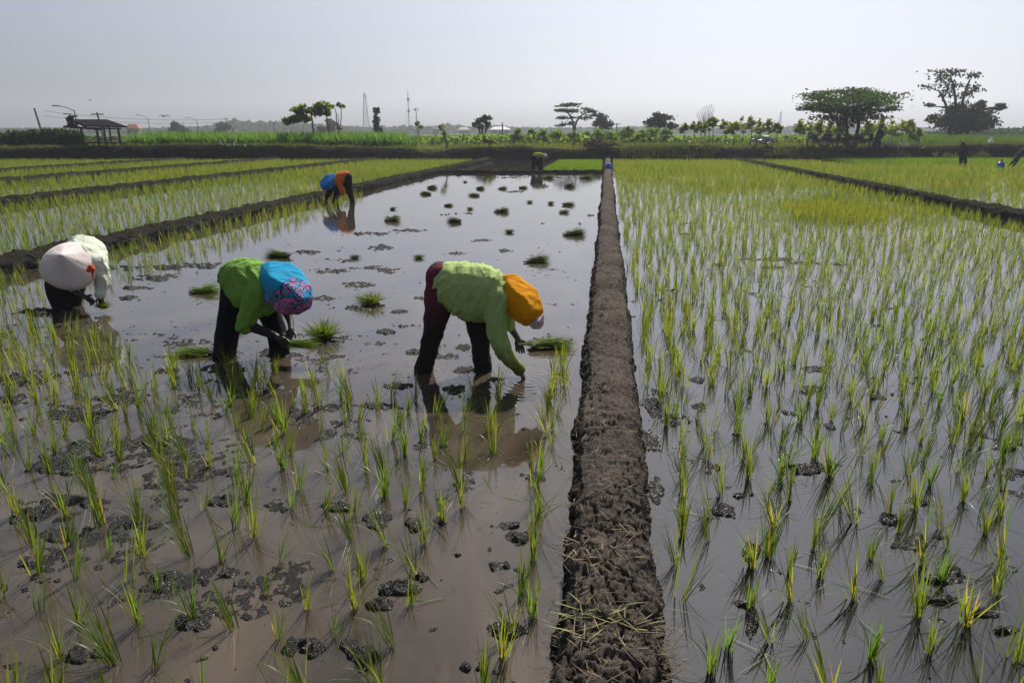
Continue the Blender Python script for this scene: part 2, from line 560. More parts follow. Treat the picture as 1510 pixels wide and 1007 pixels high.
# ------------------------------------------------------------------ mud ground (heightfield that breaks the water surface)
def poly_in(px, py, poly):
    inside = np.zeros(px.shape, bool)
    n = len(poly)
    for i in range(n):
        x1, y1 = poly[i]; x2, y2 = poly[(i + 1) % n]
        c = ((y1 > py) != (y2 > py)) & (px < (x2 - x1) * (py - y1) / (y2 - y1 + 1e-12) + x1)
        inside ^= c
    return inside


CLODS = [  # px, py, half width px, half height px, strength
    (285, 918, 30, 16, 1), (265, 855, 45, 12, 1), (325, 845, 42, 10, 1), (230, 868, 25, 10, .9), (558, 766, 22, 16, 1), (500, 748, 28, 8, 1),
    (420, 748, 30, 8, .9), (445, 955, 34, 15, 1), (590, 868, 45, 10, 1), (560, 893, 25, 8, 1), (540, 968, 28, 15, 1), (515, 950, 18, 12, 1),
    (625, 852, 20, 8, .9), (612, 775, 14, 12, .9), (650, 770, 12, 10, .8), (768, 795, 28, 12, 1), (735, 835, 22, 8, .9), (745, 930, 30, 16, .9),
    (745, 775, 25, 7, .8), (790, 705, 25, 8, .8), (700, 980, 40, 14, .7), (230, 655, 60, 18, .9), (120, 610, 55, 14, .9), (90, 690, 60, 16, .9),
    (60, 760, 60, 20, .9), (100, 740, 50, 10, .8), (60, 830, 40, 14, .8), (140, 970, 50, 16, .8), (30, 560, 60, 10, .8), (20, 590, 30, 8, .8),
    (300, 700, 40, 10, .8), (330, 740, 40, 8, .8), (200, 770, 60, 12, .7), (240, 545, 30, 8, .7), (170, 590, 40, 9, .8), (110, 790, 60, 14, .9),
    (440, 610, 24, 9, .9), (410, 575, 26, 9, .9), (480, 600, 30, 7, .8), (560, 600, 40, 6, .7), (590, 570, 26, 6, .8), (690, 545, 26, 6, .9), (668, 575, 18, 7, .9),
    (410, 520, 28, 8, 1), (450, 510, 22, 6, .8), (330, 545, 40, 8, .8), (255, 528, 30, 6, .6), (650, 512, 14, 4, .9), (685, 512, 16, 4, .9), (570, 490, 16, 4, .9),
    (70, 460, 60, 8, .9), (110, 480, 40, 8, .8), (150, 470, 20, 6, .7), (230, 410, 40, 5, .9), (300, 392, 50, 5, .8), (340, 395, 40, 4, .7), (190, 440, 20, 4, .8),
    (250, 395, 30, 5, .8), (180, 395, 40, 6, .7), (200, 425, 25, 3, .9), (455, 372, 20, 4, .9), (490, 400, 40, 4, .8), (550, 395, 40, 3, .8), (530, 420, 30, 4, .8), (575, 400, 22, 5, .8), (605, 340, 30, 3, .9),
    (545, 345, 50, 4, .7), (500, 385, 40, 3, .7), (660, 390, 24, 2.5, .9), (560, 365, 24, 5, .8), (670, 374, 18, 2.5, .9), (710, 355, 20, 2, .9), (745, 370, 14, 4, .8),
    (690, 315, 12, 2, .9), (665, 316, 24, 2, .8), (760, 283, 20, 1.5, .9), (800, 276, 14, 2, 1), (745, 262, 50, 1.5, .8), (820, 262, 40, 1.5, .7), (800, 330, 4, 1.5, 1), (855, 330, 4, 1.5, 1), (870, 318, 8, 1.5, 1),
    (480, 440, 30, 3, .9), (520, 455, 40, 4, .7), (620, 440, 12, 3, .8), (580, 460, 30, 3, .7), (600, 480, 30, 3, .7), (610, 520, 30, 4, .8), (790, 500, 8, 3, .7), (825, 545, 22, 4, .8), (735, 560, 16, 4, .8),
    # right paddy
    (1190, 692, 32, 10, 1), (1108, 815, 16, 16, 1), (1070, 752, 22, 9, 1), (1095, 730, 18, 7, .8), (1050, 690, 16, 8, .8), (1395, 850, 30, 16, 1), (1310, 765, 18, 12, 1),
    (1345, 800, 22, 16, 1), (1380, 885, 40, 9, 1), (1440, 905, 35, 8, .9), (1480, 930, 30, 8, .8), (1270, 755, 18, 7, .8), (1350, 740, 20, 8, .8), (1110, 920, 12, 28, .9),
    (1090, 890, 22, 8, .8), (1000, 620, 25, 10, .8), (1035, 600, 16, 6, .8), (965, 600, 16, 22, .8), (960, 650, 18, 20, .8), (965, 720, 18, 22, .8), (1200, 545, 25, 6, .8), (1300, 585, 25, 6, .8),
    (1195, 575, 22, 7, .8), (1350, 560, 25, 5, .8), (1230, 630, 30, 6, .6), (1480, 655, 30, 10, .8), (1490, 700, 25, 9, .7), (1440, 640, 20, 6, .7), (1320, 455, 30, 4, .6), (1075, 470, 30, 4, .7), (990, 430, 25, 4, .7),
    (1140, 383, 60, 3, .9), (1180, 388, 40, 3, .9), (1060, 390, 20, 3, .8), (1140, 395, 25, 3, .8), (1240, 390, 20, 2, .8), (1010, 330, 25, 2.5, .7), (1010, 345, 20, 3, .7), (1120, 435, 20, 3, .8), (1220, 442, 20, 3, .8), (1300, 480, 20, 3, .7),
    (1370, 500, 20, 4, .7), (1090, 520, 20, 5, .7), (1150, 610, 30, 6, .7), (1030, 560, 20, 6, .7), (990, 520, 16, 6, .7), (985, 470, 16, 4, .7)]


def left_(x): return x < -0.2


def mud_height(x, y):
    shp = x.shape
    P = np.stack([x, y, np.zeros(shp)], -1)
    px, py, zc = proj(P)
    n = fbm(x * 0.9, y * 0.9, 3, 4, 0.55) * 0.7 + fbm(x * 3.1, y * 3.1, 8, 3, 0.6) * 0.5
    bits = fbm(x * 4.6, y * 7.0, 71, 3, 0.6) * 0.8 + fbm(x * 0.55, y * 0.8, 72, 2) * 0.45 - np.where(left_(x) & (y > 15), 0.44, np.where(left_(x), 0.33, 0.36))
    thr = np.full(shp, 0.44)                       # higher = fewer islands
    left = x < -0.2
    thr = np.where(left & (y < 5.2), 0.25, thr)
    thr = np.where(left & (y < 6.5) & (x < -1.3), 0.07, thr)
    thr = np.where(left & (x < -6.2) & (y < 16), 0.25, thr)
    thr = np.where(left & (x < -5) & (y > 7) & (y < 13), 0.30, thr)
    thr = np.where(left & (y > 10) & (y < 15) & (x > -6.5) & (x < -2.2), 0.42, thr)
    thr = np.where(left & (y > 27) & (x < -1.0), 0.36, thr)
    thr = np.where(left & (y > 36.5), 0.02, thr)
    thr = np.where((x > 0.2), 0.42, thr)
    thr = np.where((x > 0.2) & (x < 0.62) & (y < 8), 0.25, thr)
    thr = np.where(np.abs(x + 8.9) < 0.55, 0.10, thr)
    b = np.zeros(shp)
    wob = fbm(x * 5, y * 5, 21, 3, 0.6)
    wob2 = fbm(x * 13, y * 13, 22, 2, 0.6)
    for cx, cy, rx, ry, s in CLODS:
        d = ((px - cx) / (rx * 1.15)) ** 2 + ((py - cy) / (ry * 1.2)) ** 2
        m = d < 4
        if m.any():
            b[m] = np.maximum(b[m], s * (1.15 - d[m]) * 0.62)
    m = np.maximum(np.maximum(n, bits + thr) + 0.16 * fbm(x * 9, y * 11, 25, 3, 0.65) - thr, b + wob * 0.6 + wob2 * 0.35 - 0.25)
    up = np.clip(m, -0.5, 0.6)
    f1, f2, _ = voro(x * 13 + wob2, y * 13, 5)
    g1, g2, _ = voro(x * 34 + wob, y * 34, 6)
    k1, k2, _ = voro(x * 75, y * 75, 7)
    big = sstep(0.1, 0.6, b)
    lump = ((0.55 - f1) * 0.030 + (0.5 - g1) * 0.016) * (0.35 + 0.65 * big) + (0.5 - k1) * 0.006 + fbm(x * 19, y * 19, 31, 4, 0.65) * 0.026
    act = sstep(-0.12, 0.12, up)
    h = -0.035 + np.where(up > 0, np.minimum(up * 0.05, 0.010 + 0.014 * big), up * 0.12) + lump * act + act * 0.026
    return h


def make_mud():
    # angular / radial sheet around the viewer's bund, finer where it is near
    th = np.linspace(-R_(64), R_(52), 820)
    dep = np.tan(np.linspace(math.atan(2.0 / 1.5), math.atan(2.0 / 53.5), 640))
    r = 2.0 / dep
    rr, tt = np.meshgrid(r, th, indexing='ij')
    a = tt
    ca, sa = np.cos(-YAW + a), np.sin(-YAW + a)
    x = rr * sa; y = rr * ca
    ok = (np.abs(x) < 36) & (y > -2) & (rr * np.cos(tt) < 52.3)
    h = mud_height(x, y)
    h = np.where(x < -9.2, -0.06 + 0.03 * fbm(x * 2, y * 2, 40), h)
    h = np.where(x > 10.0, -0.05 + 0.03 * fbm(x * 2, y * 2, 41), h)
    V = np.stack([x, y, h], -1)
    hv = np.maximum.reduce([h[:-1, :-1], h[1:, :-1], h[:-1, 1:], h[1:, 1:]])
    keep = (hv > -0.03) & ok[:-1, :-1] & ok[1:, 1:]
    o = grid_mesh(V, M_MUD, 'mud_ground', keep)
    tag(o, 'dark wet mud clods breaking the water of the paddies', None, None, 'structure')


make_mud()


def sheet(name, x0, x1, y0, y1, z, mat, lab):
    mb = MB().add([(x0, y0, z), (x1, y0, z), (x1, y1, z), (x0, y1, z)], [(0, 1, 2, 3)])
    o = mb.build(name, mat)
    return tag(o, lab, None, None, 'structure')


sheet('paddy_water', -9.3, 0, -6, 54, 0.0, M_WATER_L, 'silty brown water of the half planted paddy left of the bund')
sheet('paddy_water', 0.001, 70, -6, 62, 0.0, M_WATER_R, 'grey water of the planted paddies right of the bund')
sheet('paddy_water', -80, -9.301, -6, 52, 0.0, M_WATER_R, 'still water under the dense green paddies on the far left')
sheet('ground', -3000, 3000, -60, 4000, -0.35, M_LAND, 'soil under the paddies')


# ------------------------------------------------------------------ bunds
def bund(name, lab, p0, p1, w, h, mat, step0=0.012, seed=1, grow=0.0045, nprof=90, rough=1.0, cracks=True):
    p0 = np.array(p0, float); p1 = np.array(p1, float)
    L = np.linalg.norm(p1 - p0); d = (p1 - p0) / L; nrm = np.array([d[1], -d[0]])
    ts, t = [], 0.0
    while t < L:
        ts.append(t)
        c = p0 + d * t
        t += max(step0, grow * np.hypot(*c))
    ts = np.array(ts + [L])
    u = np.linspace(-1, 1, nprof)
    U, T = np.meshgrid(u, ts)
    ww = w * (1 + 0.16 * fbm(T * 0.9, T * 0 + 3.3, seed) + 0.07 * np.sign(U) * fbm(T * 1.7, U * 0 + np.sign(U) * 9, seed + 4))
    off = 0.075 * fbm(T * 0.45, T * 0 + 7.7, seed + 2) * min(1, w / 0.3)
    au = np.abs(U)
    prof = np.where(au < 0.62, 1 - 0.17 * (au / 0.62) ** 2, 0.83 * np.clip(1 - ((au - 0.62) / 0.38), 0, 1) ** 0.75 - 0.0)
    lat = np.sign(U) * np.where(au < 0.62, au / 0.62 * 0.80, 0.80 + (au - 0.62) / 0.38 * 0.30) * ww
    X = lat + off
    Z = prof * h * (1 + 0.10 * fbm(T * 1.1, U * 0.7, seed + 9))
    # clumped mud: spadefuls laid across, lumps, shrinkage cracks
    Z += rough * 0.035 * fbm(T * 3.2, X * 2.0, seed + 11, 3) * sstep(0, 0.3, prof)
    Z += rough * 0.022 * np.abs(fbm(T * 11, X * 5.0, seed + 12, 3, 0.6)) * sstep(0, 0.4, prof) * (0.3 + 1.4 * sstep(-.2, .25, fbm(T * .8, X * 1.5, seed + 41, 2)))
    Z += rough * 0.020 * fbm(T * 34, X * 18, seed + 13, 4, 0.65)
    Z += rough * 0.012 * np.abs(fbm(T * 75, X * 40, seed + 15, 2, 0.6))
    X = X + rough * 0.045 * fbm(T * 6, Z * 9, seed + 14, 4, 0.6) * au
    if cracks:
        wx = X + 0.035 * fbm(T * 9, X * 9, seed + 30, 3); wt = T + 0.035 * fbm(T * 9, X * 9, seed + 31, 3)
        f1, f2, idv = voro(wx * 8, wt * 13, seed + 20)
        e = f2 - f1
        on = sstep(-0.05, 0.3, fbm(T * 1.3, X * 2, seed + 33, 2) * 0.9 + 0.75 * np.exp(-((T - 0.9) / 0.6) ** 2))
        Z += on * (-0.040 * np.exp(-(e / 0.07) ** 2) + 0.014 * (idv - 0.5) + 0.006 * sstep(0, .4, e))
        f1, f2, idv = voro(wx * 22, wt * 26, seed + 21)
        Z += -0.012 * np.exp(-((f2 - f1) / 0.09) ** 2) * (0.4 + 0.6 * on)
    Z = np.where(au > 0.985, -0.12, np.maximum(Z, -0.1))
    C = p0[None, None, :] + d[None, None, :] * T[..., None] + nrm[None, None, :] * X[..., None]
    V = np.concatenate([C, Z[..., None]], -1)
    o = grid_mesh(V, mat, name)
    return tag(o, lab, None, None, 'structure')


bund('mud_bund', 'broad cracked mud bund running from the bottom edge to the far bank', (0.085, 1.1), (0.03, 52.6), 0.20, 0.20, M_BUND, 0.009, 1, 0.0034, 130, 1.45)
B2 = dict(step0=0.03, grow=0.0045, nprof=44, rough=2.3, cracks=False)
bund('mud_bund', 'dark uneven mud bund left of the half planted paddy', (-9.0, 2), (-8.7, 51.5), 0.28, 0.21, M_BUND2, seed=50, **B2)
bund('mud_bund', 'second dark bund from the half planted paddy on the left', (-17.2, 8), (-17.0, 50.4), 0.26, 0.22, M_BUND2, seed=60, **B2)
bund('mud_bund', 'third dark bund from the half planted paddy on the left', (-24.3, 16), (-24.3, 49.5), 0.26, 0.22, M_BUND2, seed=70, **B2)
bund('mud_bund', 'farthest dark bund on the left', (-31, 22), (-31, 48.5), 0.26, 0.22, M_BUND2, seed=75, **B2)
bund('mud_bund', 'dark grassy mud bund crossing the right side', (9.8, 8), (9.4, 53.8), 0.24, 0.23, M_BUND2, seed=80, **B2)
bund('mud_bund', 'low cross bund behind the open water', (-8.6, 35.3), (-0.2, 36.6), 0.20, 0.12, M_BUND2, seed=90, **B2)


# ------------------------------------------------------------------ embankment and land behind
def levee_top(x):
    t = 0.98 + 0.12 * np.sin(x * 0.21) + 0.16 * fbm(x * 0.35, x * 0, 101, 3)
    t = t - 0.18 * sstep(0.0, 0.5, fbm(x * 0.13, x * 0 + 4, 105, 2)) - 0.25 * np.exp(-((x + 6.3) / 1.0) ** 2)
    t = t - 0.22 * sstep(0.6, 2.5, x) * (1 - sstep(9, 13, x))
    return t


def make_levee():
    xs = np.linspace(-80, 80, 1200)
    pr = [(47.7, -0.1), (47.9, 0.06), (48.15, 0.35), (48.5, 0.8), (48.9, 1.0), (49.6, 1.02), (50.4, 0.95), (51.4, 0.75), (52.5, 0.66)]
    pr = np.array(pr)
    vv = np.linspace(0, len(pr) - 1, 40)
    py = np.interp(vv, np.arange(len(pr)), pr[:, 0]); pz = np.interp(vv, np.arange(len(pr)), pr[:, 1])
    X, Yb = np.meshgrid(xs, py, indexing='ij'); Zb = np.tile(pz, (len(xs), 1))
    top = levee_top(X)
    k = np.where(Yb < 49.8, top, 1 + (top - 1) * sstep(52.5, 49.8, Yb))
    Z = Zb * k
    Y = Yb + 0.35 * fbm(X * 0.4, Yb * 0 + 2, 110, 3) * (Yb < 49.5) + 0.12 * fbm(X * 2, Zb * 3, 112, 3)
    Z = Z + (0.13 * fbm(X * 2.2, Yb * 2.2, 113, 4, 0.6) + 0.05 * fbm(X * 7, Yb * 7, 114, 2)) * (Zb > 0)
    o = grid_mesh(W(X, Y + 4.2, Z), M_LEVEE, 'earth_embankment')
    tag(o, 'dark earth embankment across the far end of the paddies', None, None, 'structure')


make_levee()
GZ = 0.66
mb = MB()
xs = np.linspace(-1500, 1500, 61); ys = np.concatenate([np.linspace(56.3, 200, 16), np.linspace(230, 1500, 20)])
Xg, Yg = np.meshgrid(xs, ys, indexing='ij')
o = grid_mesh(W(Xg, Yg, GZ), M_LAND, 'far_fields')
tag(o, 'flat green farmland reaching to the tree line', None, None, 'structure')


# ------------------------------------------------------------------ rice
def clump_mesh(name, nb, Lm, spread, yellow, lean):
    n = nb
    az = rng.uniform(0, 2 * math.pi, n)
    tilt = np.abs(rng.normal(0, spread, n)) + 0.03
    lx, ly = lean
    vx = np.cos(az) * tilt + lx; vy = np.sin(az) * tilt + ly
    az = np.arctan2(vy, vx); tilt = np.hypot(vx, vy)
    curve = np.abs(rng.normal(0.10, 0.22, n))
    br = rng.random(n) < 0.17
    curve = np.where(br, rng.uniform(0.9, 1.7, n), curve)
    L = Lm * rng.uniform(0.6, 1.08, n)
    Wd = rng.uniform(0.0055, 0.0095, n)
    base = np.stack([rng.normal(0, 0.011, n), rng.normal(0, 0.011, n), np.full(n, -0.03)], -1)
    tn = rice_tints(n, yellow, 0.4)
    tn[rng.random(n) < 0.09] = (2.0, 1.25, 1.6)       # withered blades
    V, q, t = blade_arrays(base, az, tilt, curve, L, Wd, 6, tn)
    # a blade or two lying on the water
    me = bpy.data.meshes.new(name)
    o = raw_mesh(V, q, M_RICE, name, True, t)
    me = o.data
    bpy.data.objects.remove(o)
    return me


VAR = []
for i in range(26):
    full = i % 2 == 0
    lean = [(0, 0), (0.22, -0.03), (-0.2, 0.02), (0.05, 0.14)][i % 4]
    VAR.append((clump_mesh('rice_clump', (20 if full else 13) + i % 3, rng.uniform(0.29, 0.37), 0.12 if i % 3 else 0.20,
                           rng.uniform(0.08, 0.55), lean),
                full, lean[0]))

PLANTED = [(-400, 440), (0, 440), (60, 482), (160, 505), (180, 525), (310, 548), (480, 540), (520, 572), (600, 588), (760, 578), (846, 545), (850, 1250), (-600, 1250)]
STRIP = [(-200, 440), (0, 398), (160, 352), (480, 292), (560, 280), (480, 318), (330, 372), (170, 440), (60, 482), (-200, 520)]


def rows(x0, x1, y0, y1, sx, sy, j):
    xs = np.arange(x0, x1, sx); ys = np.arange(y0, y1, sy)
    X, Y = np.meshgrid(xs, ys)
    X = X + rng.normal(0, j, X.shape) + 0.05 * np.sin(Y * 1.7); Y = Y + rng.normal(0, j, Y.shape)
    return np.stack([X.ravel(), Y.ravel()], -1)


PEOPLE_FEET = [at(625, 548), at(711, 550), at(331, 527), at(412, 524), at(92, 458), at(108, 450), at(775, 560)]


def in_view(P, m=60):
    px, py, zc = proj(np.concatenate([P, np.full((len(P), 1), 0.15)], 1))
    return (zc > 0.5) & (px > -m) & (px < W0 + m) & (py < H0 + m + 60)


cand = []
pl = rows(-9, -0.60, 1.5, 12, 0.222, 0.235, 0.036)
px, py, zc = proj(np.concatenate([pl, np.zeros((len(pl), 1))], 1))
m = poly_in(px, py, PLANTED) & (rng.random(len(pl)) < 0.93)
cand.append((pl[m], 'L'))
st = rows(-8.55, -6.6, 7, 22, 0.24, 0.25, 0.05)
px, py, zc = proj(np.concatenate([st, np.zeros((len(st), 1))], 1))
m = poly_in(px, py, STRIP) & ~poly_in(px, py, PLANTED) & (rng.random(len(st)) < 0.85)
cand.append((st[m], 'S'))
rowb = np.stack([-0.33 + rng.normal(0, 0.035, 34), np.linspace(1.6, 5.8, 34) + rng.normal(0, 0.03, 34)], -1)
cand.append((rowb[rng.random(34) < 0.9], 'L'))
pr_ = rows(0.50, 9.25, 1.5, 54, 0.225, 0.235, 0.042)
m = rng.random(len(pr_)) < np.where(pr_[:, 1] < 7, 0.95, 0.97)
cand.append((pr_[m], 'R'))
# thicker patch of young plants in the right paddy
c0 = at(1235, 308)
ex = np.stack([rng.normal(c0[0], 1.1, 900), rng.normal(c0[1], 1.3, 900)], -1)
ex = ex[(ex[:, 0] > 0.5) & (ex[:, 0] < 9.4)]
cand.append((ex, 'X'))
for (a, b, y0) in ((9.95, 40, 12), (-16.7, -9.45, 9), (-24, -17.5, 17), (-30.7, -24.6, 22), (-46, -31.3, 30)):
    cand.append((rows(a, b, y0, 57, 0.25, 0.25, 0.06), 'F'))
nm = {'far_left': None}

allp = np.concatenate([c[0] for c in cand]); zone = np.concatenate([[c[1]] * len(c[0]) for c in cand])
ok = in_view(allp)
fd = allp @ FW[:2]; fx_ = allp @ RT[:2]
ok &= (fd < 51.6) & ~((fx_ > 21.5) & (fd > 43.2 + 0.12 * (36 - fx_)))
for f in PEOPLE_FEET:
    ok &= np.hypot(allp[:, 0] - f[0], allp[:, 1] - f[1]) > 0.13
allp, zone = allp[ok], zone[ok]
ppx, ppy, pzc = proj(np.concatenate([allp, np.full((len(allp), 1), 0.1)], 1))
dist = np.hypot(allp[:, 0], allp[:, 1])
order = np.argsort(pzc)
vis = [i for i in order if zone[i] in 'LRS' and 8 < ppx[i] < W0 - 8 and ppy[i] < H0 + 40]
near_ids = vis[:300]
is_near = np.zeros(len(allp), bool); is_near[near_ids] = True

# the three hundred that show largest: one object each
info = []
for i in near_ids:
    x, y = allp[i]
    v = random.randrange(len(VAR))
    me, full, ln = VAR[v]
    o = bpy.data.objects.new('rice_clump', me)
    COL.objects.link(o)
    rz = random.gauss(0, 0.45)
    s = random.uniform(0.64, 1.08)
    o.location = (x, y, 0.0)
    o.rotation_euler = (0, 0, rz)
    o.scale = (s, s, s)
    lean = 'upright' if abs(ln) < 0.1 else ('leaning right' if ln > 0 else 'leaning left')
    size = 'tall' if s > 0.86 else 'short'
    dens = 'bushy' if full else 'sparse'
    px_, py_ = ppx[i], ppy[i]
    if x < 0:
        if x > -0.75: z = 'beside the left foot of the bund'
        elif py_ < 790:
            z = ('before the orange-hooded woman' if px_ > 560 else 'before the woman in blue floral hat' if px_ > 250 else 'before the woman in conical hat')
        else:
            z = ('in brown water close to the bund' if px_ > 560 else 'in brown water by muddy clods' if px_ > 250 else 'in the brown paddy corner')
    else:
        if x < 1.0: z = 'beside the right foot of the bund'
        else: z = ('in grey water by the muddy track' if px_ > 1270 else 'in grey water among scattered clods')
    info.append((o, f'{size} {dens} rice clump {lean} {z}', pzc[i]))
ORD = ['nearest', 'second nearest', 'third nearest', 'fourth nearest', 'fifth nearest', 'sixth nearest', 'seventh nearest', 'eighth nearest',
       'ninth nearest', 'tenth nearest', 'eleventh nearest', 'twelfth nearest', 'thirteenth nearest', 'fourteenth nearest', 'fifteenth nearest']
by = {}
for o, l, d in info: by.setdefault(l, []).append((d, o))
for l, L in by.items():
    L.sort(key=lambda t: t[0])
    for k, (d, o) in enumerate(L):
        lab = l if len(L) == 1 else f'{l}, {ORD[min(k, 14)]} such'
        tag(o, lab, 'rice plant', 'rice seedling clumps planted in the flooded paddies')

# all the others, as one mass
rest = allp[~is_near]; rz_ = zone[~is_near]; rd = dist[~is_near]
Vs, Qs, Ts, nv = [], [], [], 0
for (d0, d1, nb, K, wmul) in ((0, 9, 14, 4, 1.35), (9, 18, 9, 3, 1.35), (18, 30, 7, 2, 1.6), (30, 80, 6, 2, 2.3)):
    sel = (rd >= d0) & (rd < d1)
    B = rest[sel]; Z = rz_[sel]
    if not len(B): continue
    n = len(B) * nb
    base = np.repeat(B, nb, 0) + rng.normal(0, 0.013 * min(wmul, 2), (n, 2))
    base = np.concatenate([base, np.full((n, 1), -0.03)], 1)
    ca = np.repeat(rng.uniform(0, 2 * math.pi, len(B)), nb); cl = np.repeat(np.abs(rng.normal(0, 0.10, len(B))), nb)
    az = rng.uniform(0, 2 * math.pi, n); tilt = np.abs(rng.normal(0, 0.17, n)) + 0.02
    vx = np.cos(az) * tilt + np.cos(ca) * cl; vy = np.sin(az) * tilt + np.sin(ca) * cl
    az, tilt = np.arctan2(vy, vx), np.hypot(vx, vy)
    cs = np.repeat(rng.uniform(0.75, 1.1, len(B)), nb)
    L = 0.32 * rng.uniform(0.6, 1.05, n) * cs * np.where(np.repeat(Z, nb) == 'X', 0.6, 1.0) * np.where(np.repeat(Z, nb) == 'S', 0.9, 1.0)
    curve = np.abs(rng.normal(0.12, 0.25, n)); curve = np.where(rng.random(n) < 0.1, rng.uniform(0.8, 1.6, n), curve)
    Wd = rng.uniform(0.0045, 0.0075, n) * wmul
    patch = fbm(B[:, 0] * 0.25, B[:, 1] * 0.25, 66, 3)
    ye = np.clip(0.55 + 0.5 * patch + np.where(Z == 'X', 0.2, 0.0), 0, 1)
    y2 = np.clip(np.repeat(ye, nb) + rng.normal(0, 0.22, n), 0, 1)[:, None]
    t = (np.array([[0.55, 0.88, 0.8]]) * (1 - y2) + np.array([[1.35, 1.18, 0.85]]) * y2) * rng.uniform(0.7, 1.2, (n, 1))
    V, q, tt = blade_arrays(base, az, tilt, curve, L, Wd, K, t)
    Vs.append(V); Qs.append(q + nv); Ts.append(tt); nv += len(V)
o = raw_mesh(np.concatenate(Vs), np.concatenate(Qs), M_RICE, 'rice_crop', True, np.concatenate(Ts))
tag(o, 'thousands of yellow green rice seedlings filling the farther paddies', 'rice crop', None, 'stuff')


def tufts(name, lab, cat, P, nb, Lr, wr, mat, tint_fn, tilt_s=0.3, K=2, curve=0.5):
    n = len(P) * nb
    base = np.repeat(P, nb, 0) + np.concatenate([rng.normal(0, 0.03, (n, 2)), np.zeros((n, 1))], 1)
    az = rng.uniform(0, 2 * math.pi, n); tilt = np.abs(rng.normal(0, tilt_s, n))
    V, q, t = blade_arrays(base, az, tilt, rng.uniform(0, curve, n), rng.uniform(*Lr, n), rng.uniform(*wr, n), K, tint_fn(n))
    o = raw_mesh(V, q, mat, name, True, t)
    return tag(o, lab, cat, None, 'stuff')


gt = lambda n: rng.uniform(0.6, 1.3, (n, 1)) * np.array([[1, 1, 1]]) * np.where(rng.random((n, 1)) < 0.4, np.array([[1.35, 1.1, 0.9]]), np.array([[0.8, 1.0, 0.9]]))
# nursery beds
def bed(n, x0, x1, y0, y1, z=0.0):
    return np.stack([rng.uniform(x0, x1, n), rng.uniform(y0, y1, n), np.full(n, z)], -1)
tufts('nursery_seedlings', 'small bright green bed of seedlings behind the open water beside the bund', 'seedling bed', bed(3000, -3.4, -0.35, 37.6, 51.3), 5, (0.12, 0.22), (0.012, 0.022), M_NURS, gt)
pA = at(1255, 240); pB = at(1440, 243)
xs_ = rng.uniform(22.5, 48, 7500); ds_ = rng.uniform(0, 1, 7500); d0_ = 43.6 + 0.12 * (36 - xs_)
P = W(xs_, d0_ + ds_ * (51.2 - d0_), 0.03)
tufts('nursery_seedlings', 'vivid green dense seedling bed below the embankment on the right', 'seedling bed', P, 5, (0.18, 0.34), (0.014, 0.026), M_NURS, gt)

# grass on and behind the embankment
X = rng.uniform(-70, 70, 11000); Y = rng.uniform(48.7, 52, 11000)
Z = levee_top(X) * np.interp(Y, [48.5, 49, 50.4, 51.4, 52.5], [0.8, 1.0, 0.95, 0.75, 0.66]) - 0.03
k = fbm(X * 0.3, Y * 0.4, 131, 3) > -0.12
tufts('bank_grass', 'rough grass along the top of the earth embankment', 'grass', W(X, Y + 4.2, Z)[k], 7, (0.12, 0.38), (0.014, 0.03), M_GRASS, gt, 0.5)
X = rng.uniform(8, 45, 7000); Y = rng.uniform(47.8, 49.2, 7000)
Z = np.interp(Y, [47.7, 48.15, 48.5, 48.9], [0, 0.35, 0.8, 1.0]) * levee_top(X) - 0.05
k = fbm(X * 0.35, Y * 0.9, 141, 3) > np.interp(X, [8, 11, 16, 24, 45], [0.1, -0.1, 0.12, 0.1, 0.0])
tufts('bank_grass', 'green grass hanging over the embankment face on the right', 'grass', W(X, Y + 4.2, Z)[k], 7, (0.15, 0.45), (0.014, 0.03), M_GRASS, gt, 0.6)
X = rng.uniform(-90, 90, 16000); Y = 56.5 + 70 * rng.random(16000) ** 1.6
k = fbm(X * 0.02, Y * 0.12, 151, 3) > -0.05
tufts('field_grass', 'yellowish grass and young crops in the fields behind the embankment', 'grass', W(X, Y, GZ)[k], 6, (0.25, 0.5), (0.03, 0.07), M_GRASS,
      lambda n: rng.uniform(0.8, 1.3, (n, 1)) * np.array([[1.5, 1.35, 0.8]]), 0.3)
# tall green crop on the right, behind the walker
X = rng.uniform(36, 85, 9000); Y = rng.uniform(58, 72, 9000)
tufts('tall_grass', 'band of tall bright green grass below the dark tree on the right', 'grass', W(X, Y + 6, GZ), 6, (0.7, 1.25), (0.03, 0.06), M_GRASS,
      lambda n: rng.uniform(0.7, 1.2, (n, 1)) * np.array([[0.9, 1.4, 0.7]]), 0.25)
# maize
cx0, cx1 = at_d(190, 215, 58), at_d(590, 215, 58)
n = 2400
fr = rng.random(n)
P = cx0[None] * (1 - fr[:, None]) + cx1[None] * fr[:, None]
P += FW * rng.uniform(-0.8, 6, (n, 1)) + RT * rng.normal(0, 0.3, (n, 1)); P[:, 2] = GZ
tufts('corn_crop', 'dark green maize field behind the embankment on the left', 'corn', P, 13, (0.95, 1.6), (0.06, 0.12), M_CORN,
      lambda n: rng.uniform(0.7, 1.9, (n, 1)) * np.array([[1.1, 1.15, 1]]), 0.35, 3, 1.6)

